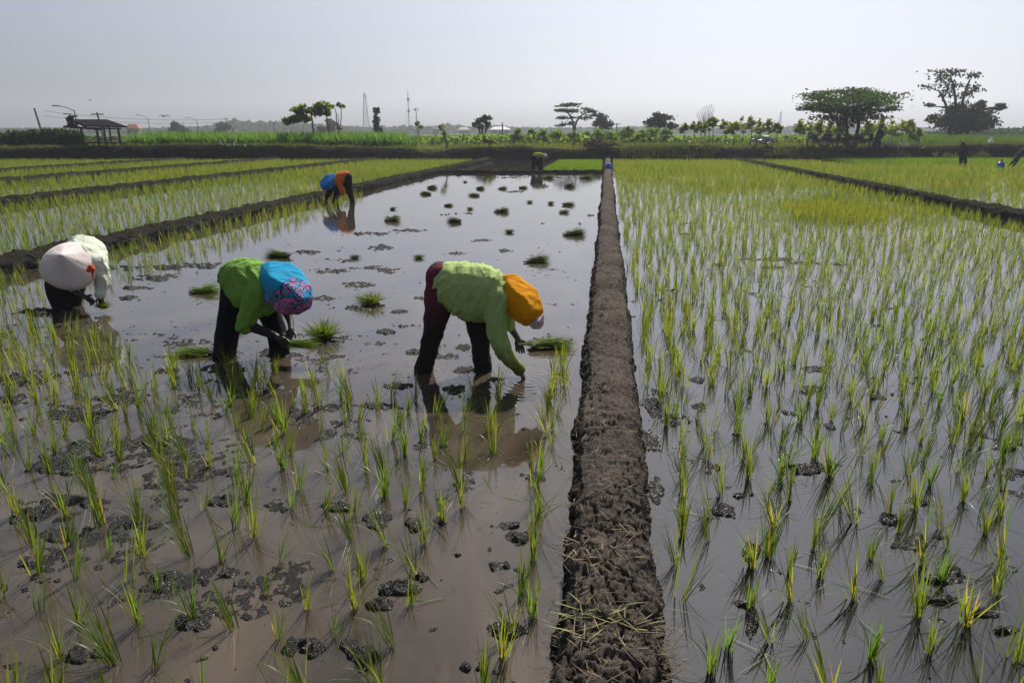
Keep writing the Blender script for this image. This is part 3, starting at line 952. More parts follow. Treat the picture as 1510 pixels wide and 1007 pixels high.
# weeds on the side bunds
bw = []
for (x0, y0, x1, y1, nn) in ((-9, 4, -8.7, 51, 900), (-17.2, 10, -17, 50, 700), (-24.3, 17, -24.3, 49, 500), (9.8, 9, 9.4, 53, 900), (-8.6, 35.3, -0.2, 36.6, 160)):
    f = rng.random(nn)
    f = f[fbm(f * 40, f * 0 + x0, 171, 2) > -0.05]
    bw.append(np.stack([x0 + (x1 - x0) * f + rng.normal(0, .16, len(f)), y0 + (y1 - y0) * f + rng.normal(0, .1, len(f)), rng.uniform(.14, .24, len(f))], -1))
tufts('bund_weeds', 'low ragged weeds growing along the dark side bunds', 'weeds', np.concatenate(bw), 6, (0.06, 0.17), (0.006, 0.013), M_GRASS, lambda n: gt(n) * .6, 0.7, 3, 0.9)

# straw and dry grass on the near bund
def straw(name, lab, C, n, spread, zr, Lr, tcol, cat='straw', w=(0.003, 0.007)):
    c = np.array(C)
    base = np.stack([rng.normal(c[0], spread[0], n), rng.normal(c[1], spread[1], n), rng.uniform(zr[0], zr[1], n)], -1)
    az = rng.uniform(0, 2 * math.pi, n); az = np.where(rng.random(n) < 0.6, rng.choice([0, math.pi], n) + rng.normal(0, 0.5, n), az)
    V, q, t = blade_arrays(base, az, rng.normal(1.5, 0.22, n), rng.normal(0.1, 0.3, n), rng.uniform(*Lr, n), rng.uniform(*w, n), 4,
                           np.array(tcol)[None] * rng.uniform(0.4, 1.25, (n, 1)), twist=rng.uniform(-0.6, 0.6, n))
    o = raw_mesh(V, q, M_STRAW, name, True, t)
    return tag(o, lab, cat, None, 'stuff')


a1 = at(890, 915, 0.2); a2 = at(880, 820, 0.2)
straw('dry_straw', 'wilted yellow green stalks lying across the bund near the bottom edge', a1, 42, (0.10, 0.05), (0.20, 0.24), (0.05, 0.14), (0.75, 0.95, 0.35))
straw('dry_straw', 'pale straw fragments scattered across the bund', a2, 26, (0.07, 0.09), (0.20, 0.24), (0.03, 0.10), (1.1, 1.0, 0.85), w=(0.003, 0.006))
n = 700
yy = 1.7 + 11 * rng.random(n) ** 1.5
base = np.stack([0.05 + np.clip(rng.normal(0, 0.10, n), -.13, .13), yy, 0.215 - 0.0 * yy + rng.uniform(-0.02, 0.02, n)], -1)
V, q, t = blade_arrays(base, rng.uniform(0, 6.28, n), rng.normal(1.5, 0.2, n), rng.normal(0.1, 0.2, n), rng.uniform(0.03, 0.12, n), rng.uniform(0.002, 0.0045, n), 3,
                       np.array([[0.8, 0.72, 0.62]]) * rng.uniform(0.3, 1.1, (n, 1)), twist=rng.uniform(-.6, .6, n))
tag(raw_mesh(V, q, M_STRAW, 'straw_bits', True, t), 'short bits of dry straw and root on the bund crust', 'straw', None, 'stuff')
straw('dead_roots', 'brown tangle of roots and dead grass slumping off the right side of the bund', at(962, 950, 0.1), 420, (0.045, 0.12), (0.02, 0.15), (0.04, 0.13), (0.32, 0.25, 0.17), 'roots', (0.002, 0.005))
# hanging roots and grass on the foot of the bund, both sides
n = 1500
yy = 1.6 + 14 * rng.random(n) ** 1.4
sd = np.where(rng.random(n) < 0.68, 1, -1)
base = np.stack([0.07 + sd * rng.uniform(0.17, 0.225, n), yy, rng.uniform(0.03, 0.15, n)], -1)
az = np.where(sd > 0, 0, math.pi) + rng.normal(0, 0.9, n)
V, q, t = blade_arrays(base, az, rng.uniform(0.7, 1.7, n), rng.uniform(0.5, 1.4, n), rng.uniform(0.025, 0.08, n), rng.uniform(0.002, 0.005, n), 4,
                       np.array([[0.35, 0.32, 0.22]]) * rng.uniform(0.3, 1.2, (n, 1)))
tag(raw_mesh(V, q, M_STRAW, 'dead_roots', True, t), 'brown roots and dead grass fringing the foot of the bund', 'roots', None, 'stuff')
# loose leaves floating among the clumps
n = 320
fx = np.where(rng.random(n) < 0.6, rng.uniform(-4, -0.5, n), rng.uniform(0.5, 4.5, n)); fy = rng.uniform(1.7, 6, n)
V, q, t = blade_arrays(np.stack([fx, fy, np.full(n, 0.006)], -1), rng.uniform(0, 6.28, n), np.full(n, 1.53), rng.normal(0.02, 0.03, n), rng.uniform(0.08, 0.26, n), rng.uniform(0.004, 0.007, n), 4, rice_tints(n, 0.7))
tag(raw_mesh(V, q, M_RICE, 'floating_leaves', True, t), 'loose rice leaves floating between the seedling clumps', 'leaves', None, 'stuff')

# scum and broken bits of root drifting on the brown water
n = 900
fx = rng.uniform(-7, -0.4, n); fy = 1.7 + 16 * rng.random(n) ** 1.5
k = fbm(fx * 1.1, fy * 1.1, 181, 3) > -0.02
fx, fy = fx[k], fy[k]; n = len(fx)
V, q, t = blade_arrays(np.stack([fx, fy, np.full(n, 0.005)], -1), rng.uniform(0, 6.28, n), np.full(n, 1.54), rng.normal(0.02, 0.05, n), rng.uniform(0.015, 0.07, n), rng.uniform(0.003, 0.008, n), 3,
                       np.array([[.22, .19, .12]]) * rng.uniform(.3, 1.6, (n, 1)))
tag(raw_mesh(V, q, M_STRAW, 'floating_bits', True, t), 'dark bits of root and leaf drifting on the brown water', 'debris', None, 'stuff')

# ------------------------------------------------------------------ people
def new_obj(name, me, parent=None):
    o = bpy.data.objects.new(name, me); COL.objects.link(o); o.parent = parent
    return o


def catmull(P, n):
    P = [np.array(p, float) for p in P]
    if len(P) == 2: return [P[0] + (P[1] - P[0]) * i / n for i in range(n + 1)]
    Q = [2 * P[0] - P[1]] + P + [2 * P[-1] - P[-2]]
    out = []
    for i in range(1, len(Q) - 2):
        for k in range(n):
            t = k / n
            a, b, c, d = Q[i - 1], Q[i], Q[i + 1], Q[i + 2]
            out.append(0.5 * ((2 * b) + (c - a) * t + (2 * a - 5 * b + 4 * c - d) * t * t + (3 * b - a - 3 * c + d) * t ** 3))
    out.append(P[-1])
    return out


def remesh(mb, voxel, smooth, name):
    me = mb.mesh(name + '_raw')
    o = new_obj(name + '_raw', me)
    md = o.modifiers.new('r', 'REMESH'); md.mode = 'VOXEL'; md.voxel_size = voxel
    sm = o.modifiers.new('s', 'SMOOTH'); sm.iterations = smooth; sm.factor = 0.5
    dg = bpy.context.evaluated_depsgraph_get(); dg.update()
    out = bpy.data.meshes.new_from_object(o.evaluated_get(dg))
    bpy.data.objects.remove(o)
    out.name = name
    out.materials.clear()
    return out


def blob(name, chains, voxel=0.012, smooth=6, extra=None, hulls=()):
    """one continuous skin over chains of (point, radius); extra = MB of finer closed pieces (fingers) joined into the same mesh"""
    mb = MB()
    for ch in chains:
        pts = [np.array([*p, r], float) for p, r in ch]
        if len(pts) == 1:
            mb.ball(pts[0][:3], pts[0][3], 14, 10); continue
        for q in catmull(pts, 9):
            mb.ball(q[:3], max(q[3], voxel * 0.9), 12, 8)
    for pts in hulls:
        bm = bmesh.new()
        for p in pts: bm.verts.new(p)
        r = bmesh.ops.convex_hull(bm, input=bm.verts)
        for v in [v for v in bm.verts if not v.link_faces]: bm.verts.remove(v)
        bm.verts.ensure_lookup_table(); bm.verts.index_update()
        mb.add([v.co[:] for v in bm.verts], [tuple(v.index for v in f.verts) for f in bm.faces])
        bm.free()
    me = remesh(mb, voxel, smooth, name)
    if extra is not None and extra.n:
        bm = bmesh.new(); bm.from_mesh(me)
        ex = extra.mesh('x'); bm.from_mesh(ex); bm.to_mesh(me); bm.free(); bpy.data.meshes.remove(ex)
    return me


def mesh_np(me):
    a = np.empty(len(me.vertices) * 3, np.float32); me.vertices.foreach_get('co', a)
    return a.reshape(-1, 3).astype(float)


def folds(me, axis, amp, f_along, f_across, seed=0.0):
    """drapery: ridges running across `axis`"""
    a = Vector(axis).normalized()
    b = a.cross(Vector((0.2, 0.3, 0.9))).normalized(); c = a.cross(b)
    nr = [v.normal.copy() for v in me.vertices]
    for v, n in zip(me.vertices, nr):
        p = v.co
        w = mnoise.noise(Vector((p.dot(b) * 3 + seed, p.dot(c) * 3, p.dot(a) * 2))) * 0.25
        q = Vector(((p.dot(a) + w) * f_along, p.dot(b) * f_across + seed, p.dot(c) * f_across))
        s = mnoise.noise(q)
        s2 = mnoise.noise(q * 2.3 + Vector((5, 1, seed)))
        s3 = mnoise.noise(Vector((p.dot(b) * 9 + p.dot(a) * 6 + seed, p.dot(c) * 9 - p.dot(a) * 4, 2.0)))
        v.co = p + n * amp * ((0.75 - abs(s) ** .55 * 1.5) + 0.3 * s2 + 0.2 * (0.5 - abs(s3) * 2))


def put(name, me, mat, base, parent=None):
    me.transform(Matrix.Translation(-Vector(base)))
    me.polygons.foreach_set('use_smooth', [True] * len(me.polygons)); me.update()
    me.materials.append(mat)
    o = new_obj(name, me, parent)
    if parent is None: o.location = base
    return o


def hand(chains, ex, wrist, dirv, side, curl=0.5, s=1.0, thumb=1):
    """palm goes into the body chains, fingers into ex; side = direction across the palm, towards the thumb"""
    w = Vector(wrist); d = Vector(dirv).normalized(); sd_ = Vector(side); sd_ = (sd_ - d * sd_.dot(d)).normalized()
    nrm = d.cross(sd_)
    for k in (-0.024, 0.0, 0.024):
        chains.append([(w + d * 0.01, 0.024 * s), (w + sd_ * k * 0.9 * s + d * 0.05 * s, 0.018 * s), (w + sd_ * k * s + d * 0.088 * s, 0.014 * s)])
    for k, (off, L) in enumerate(((0.030, 0.070), (0.010, 0.080), (-0.011, 0.075), (-0.031, 0.058))):
        p = w + sd_ * off * s + d * 0.085 * s
        a = curl * (0.5 + 0.12 * k)
        pts = [p]
        for j, fr in enumerate((0.45, 0.32, 0.25)):
            a2 = a * (j + 1) * 0.75
            p = p + (d * math.cos(a2) + nrm * math.sin(a2) * (1 if thumb > 0 else -1)).normalized() * L * fr * s
            pts.append(p)
        ex.tube(pts, [0.0105 * s, 0.0095 * s, 0.0085 * s, 0.0055 * s], 7)
    p = w + sd_ * 0.032 * s + d * 0.03 * s
    pts = [p, p + (d * 0.5 + sd_ * 0.7).normalized() * 0.035 * s, p + (d * 0.75 + sd_ * 0.55 + nrm * 0.3).normalized() * 0.065 * s]
    ex.tube(pts, [0.013 * s, 0.011 * s, 0.007 * s], 7)


def head_chains(c, look, up, r=0.1):
    """skull, jaw, nose, ears, eye sockets between brow and cheek"""
    c = Vector(c); f = Vector(look).normalized(); u = Vector(up); u = (u - f * u.dot(f)).normalized(); s = f.cross(u)
    k = r / 0.1
    ch = [[(c + u * 0.03 * k - f * 0.015 * k, 0.088 * k)], [(c + u * 0.045 * k + f * 0.03 * k, 0.072 * k)], [(c - u * 0.03 * k + f * 0.03 * k, 0.068 * k)],
          [(c - u * 0.085 * k + f * 0.058 * k, 0.03 * k), (c - u * 0.055 * k + f * 0.05 * k, 0.045 * k)],
          [(c + u * 0.018 * k + f * 0.098 * k, 0.010 * k), (c - u * 0.022 * k + f * 0.118 * k, 0.016 * k)],
          [(c - u * 0.055 * k + f * 0.098 * k, 0.012 * k)],
          [(c + u * 0.035 * k + f * 0.083 * k + s * 0.035 * k, 0.017 * k), (c + u * 0.035 * k + f * 0.083 * k - s * 0.035 * k, 0.017 * k)]]
    for sg in (-1, 1):
        ch.append([(c + s * sg * 0.083 * k + u * 0.02 * k, 0.016 * k), (c + s * sg * 0.087 * k - u * 0.02 * k, 0.014 * k)])
    return ch


class Pose:
    def __init__(s, px, py):
        s.B = at(px, py, 0.0); s.D = s.B.dot(FW)
        s.m = np.linalg.norm(at_d(px + 1, py, s.D) - at_d(px, py, s.D))

    def j(s, px, py, dy=0.0): return at_d(px, py, s.D + dy)

    def ch(s, *pts): return [(s.j(a, b, c), r) for a, b, c, r in pts]


def set_mask(me, fn):
    """tint attribute: 0 where the printed pattern of the cloth is, 1 where it is plain"""
    v = mesh_np(me)
    a = me.color_attributes.new('tint', 'FLOAT_COLOR', 'POINT')
    m = fn(v)
    a.data.foreach_set('color', np.repeat(m[:, None], 4, 1).ravel().astype(np.float32))


def floral(name, plain, cols, scale):
    t = NT(name)
    v = t.coord('Object')
    nz = t.n('ShaderNodeTexNoise'); nz.inputs['Scale'].default_value = scale * 0.9; nz.inputs['Detail'].default_value = 3
    t.l(v, nz.inputs['Vector'])
    wv = t.n('ShaderNodeVectorMath', operation='MULTIPLY_ADD'); wv.inputs[1].default_value = (0.05, 0.05, 0.05)
    t.l(nz.outputs['Color'], wv.inputs[0]); t.l(v, wv.inputs[2])
    vo = t.n('ShaderNodeTexVoronoi', feature='F1'); vo.inputs['Scale'].default_value = scale
    t.l(wv.outputs[0], vo.inputs['Vector'])
    r = t.n('ShaderNodeValToRGB'); r.color_ramp.interpolation = 'CONSTANT'
    e = r.color_ramp.elements
    e[0].position = 0; e[0].color = (*cols[0], 1); e[1].position = 0.16; e[1].color = (*cols[1], 1)
    for p, c in ((0.28, cols[2]), (0.40, cols[3]), (0.50, cols[1]), (0.60, cols[2])):
        el = e.new(p); el.color = (*c, 1)
    t.l(vo.outputs['Distance'], r.inputs['Fac'])
    a = t.n('ShaderNodeAttribute', attribute_name='tint')
    fac = t.ramp(a.outputs['Fac'], [(0.45, 0), (0.55, 1)])
    c = t.mix(fac, r.outputs['Color'], plain)
    f = t.noise(v, 7, 4)
    c = t.mix(f, t.mix(1.0, c, (0.78, 0.78, 0.8), 'MULTIPLY'), c)
    p = t.princ(c, 0.8, 0.2, t.bump(t.noise(v, 30, 4), 0.3, 0.01))
    tr = t.n('ShaderNodeBsdfTranslucent'); t.l(c, tr.inputs['Color'])
    mx = t.n('ShaderNodeMixShader'); mx.inputs[0].default_value = 0.15
    t.l(p.outputs[0], mx.inputs[1]); t.l(tr.outputs[0], mx.inputs[2])
    return t.done(mx)


MUDC = (0.022, 0.019, 0.018)
C_LIME = cloth('lime_shirt_cloth', (0.38, 0.50, 0.17), stain=(0.10, 0.34, (0.16, 0.17, 0.02)))
C_GREEN = cloth('green_shirt_cloth', (0.18, 0.35, 0.055))
C_MAROON = cloth('maroon_trouser_cloth', (0.11, 0.025, 0.035), stain=(0.38, 0.66, MUDC), var=0.5)
C_BLACK = cloth('black_cloth', (0.010, 0.011, 0.017))
C_DARK = cloth('dark_trouser_cloth', (0.016, 0.015, 0.019), stain=(0.1, 0.4, MUDC))
C_PALE = cloth('pale_green_white_cloth', (0.60, 0.66, 0.52), var=0.14)
C_HATC = cloth('pinkish_white_cloth', (0.74, 0.65, 0.61), var=0.10, crease=0.25)
C_ORANGE = cloth('orange_cloth', (0.78, 0.31, 0.0), var=0.1, trans=0.12, crease=0.45)
C_ORSHIRT = cloth('orange_shirt_cloth', (0.66, 0.15, 0.025))
C_BLUECAP = cloth('blue_hat_cloth', (0.03, 0.27, 0.74), var=0.12, crease=0.4)
C_YEL = cloth('yellow_green_cloth', (0.32, 0.40, 0.03))
C_LILAC = cloth('white_lilac_cloth', (0.62, 0.55, 0.66))
C_GREYD = cloth('dark_grey_cloth', (0.03, 0.03, 0.036))
C_REDKNOT = cloth('red_orange_cloth', (0.62, 0.10, 0.03))
F_BLUE = floral('blue_floral_cloth', (0.015, 0.40, 0.68), [(0.72, 0.36, 0.45), (0.03, 0.05, 0.16), (0.02, 0.34, 0.58), (0.80, 0.16, 0.32)], 13)
F_PINK = floral('pink_floral_cloth', (0.55, 0.32, 0.36), [(0.80, 0.62, 0.66), (0.03, 0.03, 0.14), (0.72, 0.16, 0.30), (0.02, 0.30, 0.55)], 18)
F_WHITE = floral('white_floral_cloth', (0.70, 0.68, 0.68), [(0.75, 0.72, 0.72), (0.62, 0.20, 0.24), (0.75, 0.72, 0.72), (0.45, 0.40, 0.52)], 20)


def hull_px(P, sil, mid, near):
    """hull points: a silhouette (px,py,dy) plus middle points pushed towards / away from the viewer"""
    pts = [P.j(*q) for q in sil]
    for (a, b, c) in mid:
        pts += [P.j(a, b, c - near), P.j(a, b, c + near)]
    return pts


def person_A():
    P = Pose(665, 547); B = P.B
    ex = MB(); ch = []
    # legs, trunk, arms
    ch += [P.ch((655, 425, .02, .09), (641, 478, .01, .06), (624, 545, 0, .045), (620, 560, -.02, .05))]
    ch += [P.ch((690, 438, .12, .09), (706, 492, .08, .06), (711, 548, .02, .045), (713, 562, 0, .05))]
    ch += [P.ch((660, 412, .04, .11), (695, 418, .0, .11), (735, 428, -.06, .12), (752, 434, -.10, .06), (764, 440, -.13, .05))]
    ch += [P.ch((738, 440, -.20, .055), (735, 500, -.24, .04), (764, 545, -.2, .028))]
    ch += [P.ch((745, 440, .08, .05), (752, 478, .10, .038), (764, 500, .05, .027))]
    hc = P.j(771, 450, -.15)
    ch += head_chains(hc, P.j(786, 478, -.22) - P.j(771, 450, -.15), P.j(790, 430, -.15) - P.j(771, 450, -.15))
    w1, t1 = P.j(764, 545, -.2), P.j(776, 560, -.18)
    hand(ch, ex, w1, t1 - w1, FW * -1, 0.5)
    w2, t2 = P.j(763, 498, .05), P.j(767, 516, .02)
    hand(ch, ex, w2, t2 - w2, RT, 0.9)
    body = put('person', blob('person', ch, 0.010, 4, ex), M_MUDSKIN, B)
    tag(body, 'bent woman in lime shirt and orange hood planting rice beside the bund', 'person', 'people bent over planting rice')
    sc = [P.ch((661, 418, .05, .185), (690, 426, .02, .225), (718, 430, -.03, .205), (742, 436, -.07, .15)),
          P.ch((668, 428, .0, .17), (694, 446, -.05, .16), (722, 446, -.1, .15))]
    sc += [P.ch((733, 440, -.17, .108), (732, 476, -.22, .088), (737, 505, -.24, .078), (752, 530, -.22, .062), (766, 546, -.2, .042))]
    sc += [P.ch((742, 436, .06, .10), (748, 462, .09, .07), (753, 480, .09, .05))]
    me = blob('shirt', sc, 0.009, 7)
    folds(me, P.j(740, 440) - P.j(665, 405), 0.021, 15, 2.2, 2)
    put('shirt', me, C_LIME, B, body)
    tr = [P.ch((650, 408, .04, .125), (649, 435, .02, .135), (641, 478, .01, .098), (630, 525, 0, .082), (624, 548, 0, .086)),
          P.ch((668, 425, .08, .13), (694, 448, .12, .12), (706, 492, .08, .092), (711, 535, .03, .08), (712, 552, .02, .082))]
    me = blob('trousers', tr, 0.012, 5); folds(me, (0.1, 0, 1), 0.013, 9, 4, 9)
    put('trousers', me, C_MAROON, B, body)
    h1 = hull_px(P, [(728, 430, -.05), (731, 413, -.05), (742, 404, -.08), (760, 403, -.1), (793, 427, -.15), (803, 458, -.2), (797, 474, -.22), (775, 482, -.24), (757, 472, -.22), (741, 452, -.18)],
                 [(755, 425, -.12), (750, 440, -.12), (775, 440, -.16), (785, 458, -.2), (775, 470, -.22)], .145)
    me = blob('head_cloth', [], 0.010, 7, None, [h1])
    folds(me, P.j(793, 428) - P.j(735, 425), 0.004, 5, 16, 4)
    put('head_cloth', me, C_ORANGE, B, body)
    h2 = hull_px(P, [(778, 478, -.24), (785, 486, -.25), (797, 486, -.24), (803, 478, -.22), (803, 460, -.2), (790, 462, -.2)], [(793, 474, -.22)], .12)
    me = blob('hat_brim', [], 0.009, 4, None, [h2]); set_mask(me, lambda v: np.zeros(len(v)))
    put('hat_brim', me, F_WHITE, B, body)
    return P


def person_B():
    P = Pose(345, 526); B = P.B
    ex = MB(); ch = []
    ch += [P.ch((347, 420, 0, .09), (338, 472, 0, .06), (331, 525, 0, .045), (330, 540, -.03, .05))]
    ch += [P.ch((372, 430, .14, .09), (402, 474, .1, .06), (411, 520, .06, .045), (414, 535, .03, .05))]
    ch += [P.ch((350, 408, .04, .11), (372, 410, 0, .11), (395, 420, -.08, .12), (408, 428, -.13, .06), (416, 432, -.16, .05))]
    ch += [P.ch((382, 432, -.18, .055), (364, 477, -.22, .042), (402, 493, -.2, .03), (409, 497, -.2, .028))]
    ch += [P.ch((402, 436, .06, .05), (425, 466, .06, .038), (430, 486, -.04, .027))]
    hc = P.j(424, 436, -.2)
    ch += head_chains(hc, P.j(430, 470, -.3) - hc, P.j(455, 425, -.22) - hc)
    w1 = P.j(407, 496, -.2); hand(ch, ex, w1, P.j(424, 506, -.22) - w1, UPV, 0.7)
    w2 = P.j(430, 484, -.04); hand(ch, ex, w2, P.j(424, 502, -.1) - w2, RT, 0.8)
    body = put('person', blob('person', ch, 0.010, 4, ex), M_MUDSKIN, B)
    tag(body, 'bent woman in green shirt and blue floral hat holding rice seedlings', 'person', 'people bent over planting rice')
    sc = [P.ch((350, 412, .05, .165), (366, 413, .03, .195), (386, 424, -.05, .19), (402, 432, -.1, .14)),
          P.ch((352, 425, .0, .14), (366, 436, -.06, .14), (385, 446, -.1, .13))]
    sc += [P.ch((382, 432, -.16, .12), (370, 458, -.2, .095), (364, 472, -.21, .09), (361, 480, -.21, .085))]
    sc += [P.ch((400, 436, .05, .09), (410, 450, .06, .07)),]
    me = blob('shirt', sc, 0.009, 7); folds(me, P.j(400, 430) - P.j(348, 405), 0.020, 15, 2.2, 6)
    put('shirt', me, C_GREEN, B, body)
    tr = [P.ch((344, 412, .04, .12), (346, 440, .02, .128), (338, 475, .0, .112), (332, 512, 0, .105), (330, 530, 0, .108)),
          P.ch((366, 425, .1, .12), (386, 448, .12, .11), (403, 476, .1, .10), (411, 505, .06, .092), (412, 526, .06, .094))]
    me = blob('trousers', tr, 0.012, 5); folds(me, (0.1, 0, 1), 0.007, 5, 9, 3)
    put('trousers', me, C_BLACK, B, body)
    slv = [P.ch((364, 477, -.22, .05), (384, 487, -.21, .043), (403, 494, -.2, .036))]
    me = blob('arm_cover', slv, 0.008, 4); put('arm_cover', me, C_GREYD, B, body)
    h1 = hull_px(P, [(373, 408, -.08), (376, 432, -.12), (386, 389, -.06), (397, 384, -.06), (428, 386, -.1), (444, 396, -.15), (459, 420, -.22), (463, 440, -.26), (450, 458, -.3), (410, 452, -.3), (392, 448, -.26)],
                 [(400, 410, -.14), (405, 430, -.18), (430, 425, -.2), (445, 440, -.25)], .2)
    me = blob('head_cloth', [], 0.010, 7, None, [h1])
    folds(me, P.j(455, 440) - P.j(385, 405), 0.005, 4, 12, 8)
    PAT = [(382, 437), (396, 424), (412, 420), (429, 409), (445, 412), (458, 420), (480, 440), (470, 480), (380, 480), (384, 450)]

    def msk(v):
        x, y, _ = proj(v)
        return np.where(poly_in(x, y, PAT), 0.0, 1.0)
    set_mask(me, msk)
    put('head_cloth', me, F_BLUE, B, body)
    h2 = hull_px(P, [(402, 448, -.3), (410, 432, -.3), (432, 426, -.28), (454, 434, -.28), (463, 442, -.28), (459, 455, -.32), (440, 465, -.36), (414, 464, -.36), (403, 456, -.33)], [(432, 446, -.3)], .17)
    me = blob('hat_brim', [], 0.009, 5, None, [h2]); set_mask(me, lambda v: np.zeros(len(v)))
    put('hat_brim', me, F_PINK, B, body)
    return P


def person_C():
    P = Pose(95, 456); B = P.B
    ex = MB(); ch = []
    ch += [P.ch((86, 400, .25, .09), (82, 428, .12, .06), (91, 456, .05, .045), (92, 468, .0, .05))]
    ch += [P.ch((112, 402, .3, .09), (112, 428, .22, .06), (108, 450, .18, .045), (109, 462, .14, .05))]
    ch += [P.ch((122, 372, .35, .11), (122, 378, .2, .11), (116, 388, .0, .12), (108, 394, -.1, .06))]
    ch += [P.ch((142, 390, -.02, .055), (150, 416, -.05, .04), (147, 438, -.12, .028))]
    ch += [P.ch((102, 404, -.05, .05), (110, 428, -.12, .04), (126, 438, -.16, .028))]
    hc = P.j(104, 400, -.18)
    ch += head_chains(hc, P.j(108, 424, -.28) - hc, P.j(98, 385, -.35) - hc)
    w1 = P.j(147, 436, -.12); hand(ch, ex, w1, P.j(151, 450, -.14) - w1, RT * -1, 0.8)
    w2 = P.j(125, 437, -.16); hand(ch, ex, w2, P.j(138, 446, -.17) - w2, UPV, 0.8)
    body = put('person', blob('person', ch, 0.012, 4, ex), M_MUDSKIN, B)
    tag(body, 'bent woman in pale shirt under a pinkish conical hat holding seedlings', 'person', 'people bent over planting rice')
    sc = [P.ch((122, 371, .38, .19), (126, 377, .2, .23), (122, 386, .02, .2), (112, 394, -.08, .12)),
          P.ch((136, 378, .2, .16), (138, 388, .05, .15))]
    sc += [P.ch((142, 388, -.02, .10), (149, 404, -.04, .085), (151, 418, -.06, .075), (148, 434, -.12, .052))]
    sc += [P.ch((104, 402, -.04, .09), (110, 424, -.1, .06))]
    me = blob('shirt', sc, 0.010, 6); folds(me, RT + FW * 0.5, 0.022, 9, 4, 12)
    put('shirt', me, C_PALE, B, body)
    tr = [P.ch((98, 385, .35, .13), (86, 405, .25, .13), (82, 428, .12, .105), (90, 452, .05, .09), (91, 460, .04, .09)),
          P.ch((120, 385, .35, .13), (112, 410, .28, .12), (112, 430, .22, .09), (108, 452, .18, .08))]
    me = blob('trousers', tr, 0.013, 5); folds(me, (0, 0, 1), 0.008, 6, 5, 5)
    put('trousers', me, C_DARK, B, body)
    # conical hat seen from its tip
    O = P.j(102, 391, -.16); apex = P.j(91, 377, -.36)
    ax = Vector(apex - O); hgt = ax.length; z = ax.normalized(); xx = z.cross(Vector((0, 0, 1))).normalized(); yy = z.cross(xx)
    Rr = 37 * P.m
    Mx = np.array([xx, yy, z]).T
    n = 64; prof = [(0.003, hgt * 1.1), (0.02, hgt * 1.03), (0.06, hgt * .87), (Rr * .4, hgt * .58), (Rr * .6, hgt * .385), (Rr * .8, hgt * .19), (Rr * .93, hgt * .06), (Rr, -.035), (Rr * .985, -.05), (Rr * .9, -.02), (Rr * .5, .1), (0.01, .16)]
    mb = MB().lathe(prof, n, (Mx, O))
    me = mb.mesh('conical_hat')
    for v in me.vertices:
        q = v.co - Vector(O); a = math.atan2(q.dot(yy), q.dot(xx)); r = math.hypot(q.dot(xx), q.dot(yy))
        v.co += z * (0.006 * abs(math.cos(a * 5 + .4)) * min(1, r / Rr * 1.5) + 0.005 * mnoise.noise(v.co * 7)) + (xx * math.cos(a) + yy * math.sin(a)) * 0.010 * math.cos(a * 3) * r / Rr
    hat = put('conical_hat', me, C_HATC, B, body)
    k = P.j(134, 397, -.30)
    kn = MB()
    for i in range(7):
        a = i * 2 * math.pi / 7
        kn.ball(k + RT * 0.024 * math.cos(a) + UPV * 0.027 * math.sin(a) + FW * random.uniform(-.02, .02), (0.026, 0.02, 0.024), 8, 6)
    kn.tube([k, k + RT * 0.012 - UPV * .05, k + RT * 0.0 - UPV * .12], [.018, .014, .006], 6)
    me = remesh(kn, 0.008, 2, 'cloth_knot'); put('cloth_knot', me, C_REDKNOT, B, body)
    return P


def person_D():
    P = Pose(505, 299); B = P.B
    ex = MB(); ch = []
    ch += [P.ch((512, 264, 0, .09), (515, 281, .02, .06), (520, 299, 0, .045), (521, 305, 0, .05))]
    ch += [P.ch((507, 264, .15, .09), (497, 280, .2, .06), (493, 298, .2, .045), (492, 304, .2, .05))]
    ch += [P.ch((511, 260, .05, .11), (504, 261, .0, .11), (495, 266, -.1, .12), (490, 269, -.15, .06))]
    ch += [P.ch((498, 268, -.15, .05), (505, 281, -.18, .04), (497, 290, -.2, .028))]
    ch += [P.ch((488, 272, .05, .05), (482, 284, .0, .04), (480, 295, .0, .028))]
    hc = P.j(486, 272, -.15)
    ch += head_chains(hc, P.j(482, 284, -.2) - hc, P.j(476, 266, -.15) - hc)
    w1 = P.j(498, 289, -.2); hand(ch, ex, w1, P.j(494, 296, -.2) - w1, UPV, 0.6)
    w2 = P.j(480, 294, 0); hand(ch, ex, w2, P.j(480, 300, 0) - w2, RT, 0.6)
    body = put('person', blob('person', ch, 0.014, 4, ex), M_MUDSKIN, B)
    tag(body, 'bent woman in orange shirt and bright blue hat, mirrored in open water', 'person', 'people bent over planting rice')
    sc = [P.ch((509, 260, .04, .16), (503, 262, .0, .17), (496, 267, -.08, .15)), P.ch((498, 268, -.14, .10), (503, 278, -.17, .085), (505, 285, -.18, .07))]
    me = blob('shirt', sc, 0.014, 4); folds(me, RT, 0.01, 9, 4, 1)
    put('shirt', me, C_ORSHIRT, B, body)
    vs = [P.ch((494, 264, -.02, .13), (491, 272, .04, .12), (486, 282, .02, .09), (482, 292, .0, .06))]
    me = blob('vest', vs, 0.014, 4); put('vest', me, C_BLACK, B, body)
    tr = [P.ch((512, 262, .02, .15), (515, 280, .02, .105), (518, 291, .01, .085), (520, 300, 0, .08)), P.ch((508, 266, .12, .13), (498, 281, .19, .095), (493, 300, .2, .08))]
    me = blob('trousers', tr, 0.014, 4); put('trousers', me, C_DARK, B, body)
    h = hull_px(P, [(471, 272, -.15), (474, 264, -.13), (482, 257, -.12), (492, 256, -.12), (498, 262, -.12), (496, 272, -.15), (488, 280, -.18), (474, 280, -.18)], [(485, 268, -.15), (480, 273, -.17)], .2)
    me = blob('hat', [], 0.014, 5, None, [h]); folds(me, RT, 0.006, 4, 9, 2)
    put('hat', me, C_BLUECAP, B, body)


